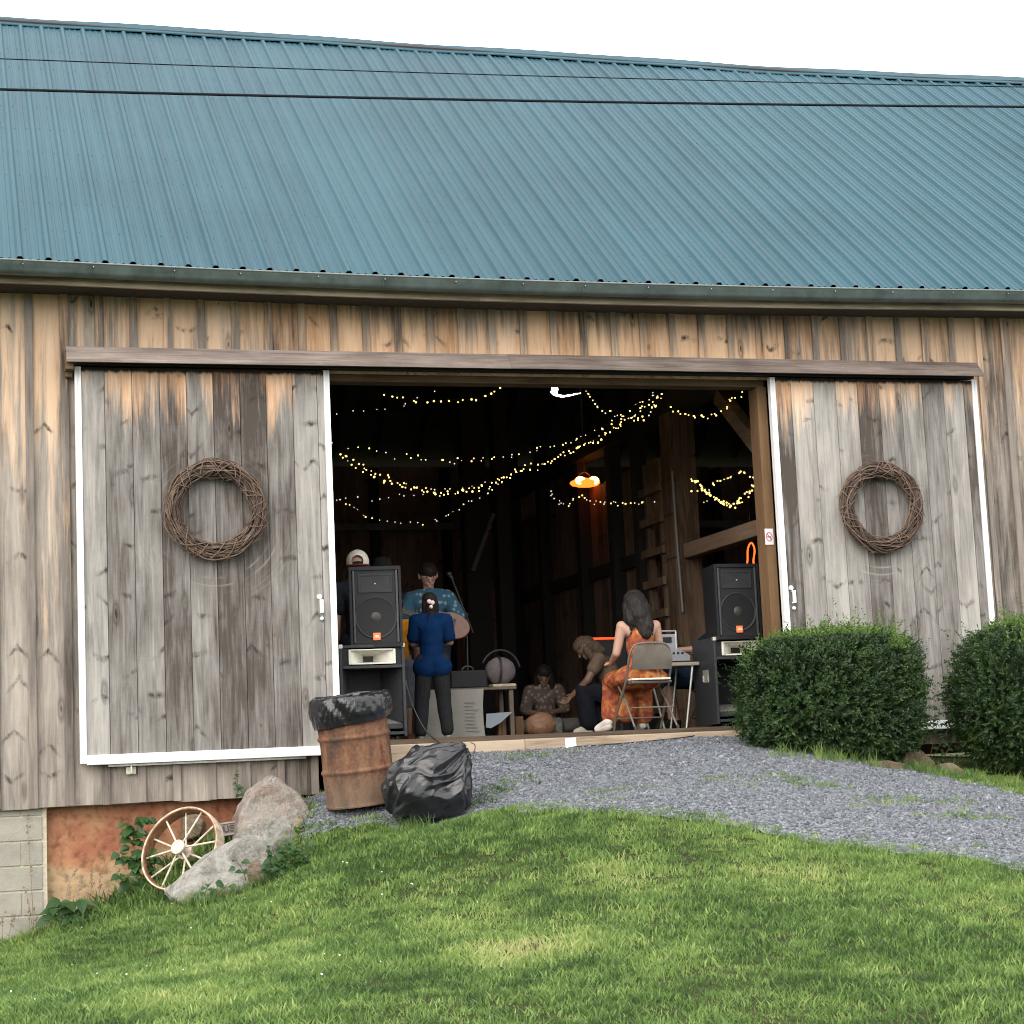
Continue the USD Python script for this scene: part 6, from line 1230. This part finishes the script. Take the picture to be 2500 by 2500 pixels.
EORANGE = emit('amber_lamp_glass', (1.0, 0.16, 0.015), 1.1); EHOT = emit('warm_bulb_core', (1.0, 0.5, 0.14), 2.6); EWHITE = emit('cool_white_bulb', (1.0, 0.94, 0.88), 7.0); ENEON = emit('orange_rope_light', (1.0, 0.13, 0.02), 0.9); EBULB = emit('warm_fairy_bulb', (1.0, 0.66, 0.18), 1.2); EBULBW = emit('pale_fairy_bulb', (0.95, 0.85, 0.65), 0.5); EBULBB = emit('bright_fairy_bulb', (1.0, 0.66, 0.12), 1.7); ESTRIP = emit('orange_led_strip', (1.0, 0.11, 0.03), 0.5)
part(mon, 'light_strip', rbox(mo[0] - .16, mo[0] + .14, 2.40, 2.42, 1.065, 1.088, .004), ESTRIP)
lo = at(1428, 1178, 6.0); lt = thing('pendant_lamp', 'glowing amber pendant lamp with an oval glass bowl hanging deep inside the barn', 'pendant lamp', lo); BRASS = plain('old_brass', (.2, .12, .05), .4, .6)
g_ = lathe([(.03, .05), (.10, .04), (.155, .012), (.165, -.01), (.14, -.035), (.08, -.05), (.0, -.055)], 32); g_.vertices = g_.vertices * (1.18, .8, 1.1) + lo; part(lt, 'glass_bowl', g_, EORANGE, smooth=True)
for dx in (-.085, .09):
    part(lt, 'bulb', ball(lo + np.array((dx, -.085, .012)), .062, 2, (1.1, .5, .85)), EHOT, smooth=True); part(lt, 'arm', tube(smoothpath([lo + (0, 0, .13), lo + (dx * .6, .02, .11), lo + (dx, .0, .05)], 12), .008, 6), BRASS)
part(lt, 'stem', tube([lo + (0, 0, .12), lo + (0, 0, 1.6)], .008, 6), BRASS)
lw = at(1354, 950, 1.0); wl_ = thing('spot_lamp', 'bright white lamp hanging just inside the top of the doorway', 'lamp', lw); part(wl_, 'bulb', ball(lw, .042, 3, (.8, .8, 1.05)), EWHITE, smooth=True)
cv = [at(u, v, 1.0) for u, v in ((1346, 955), (1356, 963), (1372, 967), (1392, 965), (1418, 960))]; part(wl_, 'tube_arc', tube(smoothpath(cv, 26), np.interp(np.linspace(0, 1, 26), [0, .35, 1], [.016, .011, .003]), 8), emit('white_tube_glow', (1, .93, .86), 7.0), smooth=True)
part(wl_, 'cord', tube([lw + (0, .02, .03), lw + (0, .1, .5)], .004, 5), RUBBER)
nl = [at(u, v, 1.9) for u, v in ((1824, 1375), (1825, 1350), (1828, 1333), (1834, 1325), (1840, 1333), (1842, 1350), (1841, 1380))]; nt = thing('rope_light', 'glowing orange rope light loop behind the right loudspeaker', 'rope light', nl[0]); part(nt, 'lit_rope', tube(smoothpath(nl, 40), .009, 7), ENEON, smooth=True); part(nt, 'hook', tube([nl[3], nl[3] + (0, .0, .3)], .003, 4), RUBBER)


def strand(label, pts, y0, y1, dens, kinds, seed, jit=7, frm=(800, 880), sc=3.22):
    r = np.random.default_rng(seed); P = np.array([(frm[0] + a / sc, frm[1] + b / sc) for a, b in pts]); n_ = len(P); ys_ = np.linspace(y0, y1, n_); W3 = np.array([at(u, v, y) for (u, v), y in zip(P, ys_)])
    q = smoothpath(W3, 160) if n_ > 3 else np.linspace(W3[0], W3[-1], 160); t = thing('string_light', label, 'string lights', q[0], 'warm fairy lights strung across the barn'); part(t, 'wire', tube(q, .0022, 4), RUBBER)
    L_ = np.linalg.norm(np.diff(q, axis=0), axis=1).sum(); nb = min(int(L_ * dens * 2.1), 190); px = 4655 / 18 / 2500
    for k in range(nb):
        c_ = q[min(159, int((k + r.random() * .9) / nb * 160))] + np.array((r.normal(0, .008), r.normal(0, .02), -abs(r.normal(0, .018)) * jit / 7)); kd = kinds[r.integers(len(kinds))]
        part(t, 'bulb', ball(c_, {'b': .009, 'w': .0072, 'h': .011}[kd] * r.uniform(.75, 1.15), 1), {'b': EBULB, 'w': EBULBW, 'h': EBULBB}[kd], smooth=True)


A6 = dict(frm=(1350, 880))
strand('short strand of large warm fairy lights below the left of the lintel', [(415, 235), (545, 285), (665, 300), (805, 322), (940, 310), (1120, 308), (1190, 290), (1310, 238), (1400, 210)], 1.4, 1.4, 7.0, 'bbh', 1)
strand('faint strand of pale fairy lights far up on the left under the roof', [(50, 395), (250, 390), (380, 385), (535, 360), (670, 300), (760, 250), (845, 232)], 6, 6, 3.5, 'w', 2)
strand('upper pale to warm strand sweeping from the left door to the roof centre', [(50, 640), (230, 670), (440, 720), (610, 755), (830, 775), (1060, 785), (1230, 770), (1400, 755), (1605, 715), (1800, 660), (1915, 620), (1990, 590), (2170, 510), (2330, 400), (2440, 330), (2570, 235)], 6, 3.2, 3.6, 'wwb', 3)
strand('second upper strand of warm lights just below the first', [(560, 700), (785, 765), (955, 775), (1125, 757), (1290, 757), (1505, 720), (1660, 674), (1765, 672), (1950, 610), (2150, 540), (2300, 440), (2490, 300), (2600, 235)], 5, 3, 3.4, 'bbw', 4)
strand('main swag of dense bright fairy lights across the middle of the doorway', [(90, 730), (245, 797), (400, 905), (480, 935), (640, 985), (750, 1012), (850, 1035), (960, 1015), (1090, 1015), (1245, 960), (1410, 895), (1525, 828), (1605, 810), (1705, 800), (1780, 765), (1860, 710), (2060, 640), (2240, 530), (2390, 440), (2520, 340), (2620, 250)], 4.2, 2.6, 9.0, 'bbh', 5, jit=9)
strand('second dense swag of fairy lights bunched beside the main one', [(110, 740), (320, 860), (520, 920), (700, 990), (860, 1010), (1010, 1025), (1150, 985), (1300, 950), (1440, 880), (1600, 840), (1780, 765), (1900, 710), (2100, 610), (2250, 520), (2360, 450), (2500, 320), (2640, 240)], 4.4, 2.8, 8.0, 'bbw', 6, jit=12)
strand('low pale strand nearly level on the left of the doorway', [(60, 1097), (240, 1075), (395, 1087), (465, 1078), (580, 1050), (650, 1055), (740, 1050), (880, 1010), (1010, 1000), (1120, 985), (1250, 955)], 5.5, 4.5, 4.2, 'ww', 7)
strand('lowest strand dipping to the grey ledge on the left then climbing', [(60, 1095), (180, 1130), (240, 1175), (330, 1220), (455, 1250), (600, 1262), (730, 1268), (870, 1240), (950, 1208), (1035, 1157), (1095, 1110), (1205, 1070), (1270, 1022), (1330, 960), (1480, 870)], 7, 4, 4.2, 'wwb', 8)
strand('level strand of pale fairy lights below the amber lamp', [(-30, 1010), (30, 1090), (90, 1122), (160, 1090), (237, 1060), (325, 1098), (400, 1100), (487, 1108), (600, 1112), (680, 1098), (760, 1100), (905, 1078), (1125, 1095), (1210, 1092)], 5.0, 3.6, 11.0, 'bww', 9, jit=10, **A6)
strand('strand dipping from the white lamp towards the roof centre', [(245, 225), (285, 262), (335, 320), (388, 385), (465, 395), (515, 430), (580, 440), (640, 465), (720, 420), (800, 330), (850, 245)], 2.2, 2.2, 13.0, 'bbw', 10, jit=10, **A6)
strand('short swag of warm lights in the upper right of the doorway', [(925, 355), (990, 400), (1060, 422), (1160, 436), (1235, 425), (1320, 385), (1375, 340), (1400, 295), (1445, 285), (1490, 225)], 1.8, 1.2, 12.0, 'bb', 11, **A6)
strand('bright dense swag of fairy lights above the right hand beam', [(1085, 915), (1130, 940), (1175, 980), (1230, 1045), (1275, 1078), (1330, 1105), (1395, 1122), (1450, 1108), (1505, 1040), (1560, 1000), (1605, 940), (1640, 950)], 1.9, 1.1, 26.0, 'hbb', 12, jit=12, **A6)
strand('thin strand crossing above the bright swag on the right', [(1095, 1032), (1180, 1010), (1245, 985), (1267, 948), (1345, 932), (1395, 908), (1475, 868), (1520, 880), (1600, 910), (1640, 950)], 2.0, 1.2, 11.0, 'bwb', 13, **A6)
# ladder fixed beside the post
ld = thing('ladder', 'rough timber ladder fixed to the barn frame beside the right hand post', 'ladder', (BX - .08, 3.5, FZ))
for y in (3.26, 3.72): part(ld, 'rail', rbox(BX - .14, BX - .06, y - .045, y + .045, FZ, 3.1, .006), W['post'])
for z in np.arange(.36, 3.1, .345): part(ld, 'rung', rbox(BX - .185, BX - .141, 3.16, 3.82, z - .045, z + .045, .006), W['post'])
# no smoking sign on the jamb
sg = at(1880, 1310, .12); sx0 = OPW - .05; sgn = thing('sign', 'small white no smoking sign on the right hand jamb', 'sign', (sx0, .128, sg[2])); part(sgn, 'plate', box(sx0 - .034, sx0 + .05, .128, .1325, sg[2] - .075, sg[2] + .075), plain('white_sign_plate', (.72, .70, .72), .5))
a = np.linspace(0, 2 * np.pi, 32, endpoint=False); RED = plain('dull_red_print', (.42, .07, .08), .5); sc_x = sx0 + .006
part(sgn, 'prohibition_ring', tube([(sc_x + .029 * math.cos(t_), .1275, sg[2] + .04 * math.sin(t_)) for t_ in a], .004, 5, closed=True), RED); part(sgn, 'prohibition_bar', tube([(sc_x - .02, .1265, sg[2] + .028), (sc_x + .02, .1265, sg[2] - .028)], .0035, 5), RED); part(sgn, 'cigarette', box(sc_x - .02, sc_x + .018, .1255, .1275, sg[2] - .007, sg[2] + .005), INK)
# trailing cables
cb = [at(u, v, y) for u, v, y in ((990, 1660, .30), (1005, 1715, .28), (1025, 1760, .24), (1045, 1790, .16), (1070, 1812, -.02))] + [np.array((x, y, float(gz(x, y)) + .03)) for x, y in ((.93, -.14), (1.02, -.25))]
single('cable', tube(smoothpath(cb, 50), .006, 6), RUBBER, 'black cable trailing from the left bass bin over the sill to the gravel', 'cable', smooth=True)
cb2 = [at(u, v, y) for u, v, y in ((1770, 1787, .1), (1720, 1790, .02), (1690, 1797, -.062), (1640, 1812, -.075), (1560, 1822, -.085), (1400, 1832, -.09))]; cb2 = [np.array((q[0], q[1], max(q[2], float(gz(q[0], q[1])) + .02))) for q in cb2]
single('cable', tube(smoothpath(cb2, 50), .006, 6), RUBBER, 'black cable lying along the right half of the door sill', 'cable', smooth=True)
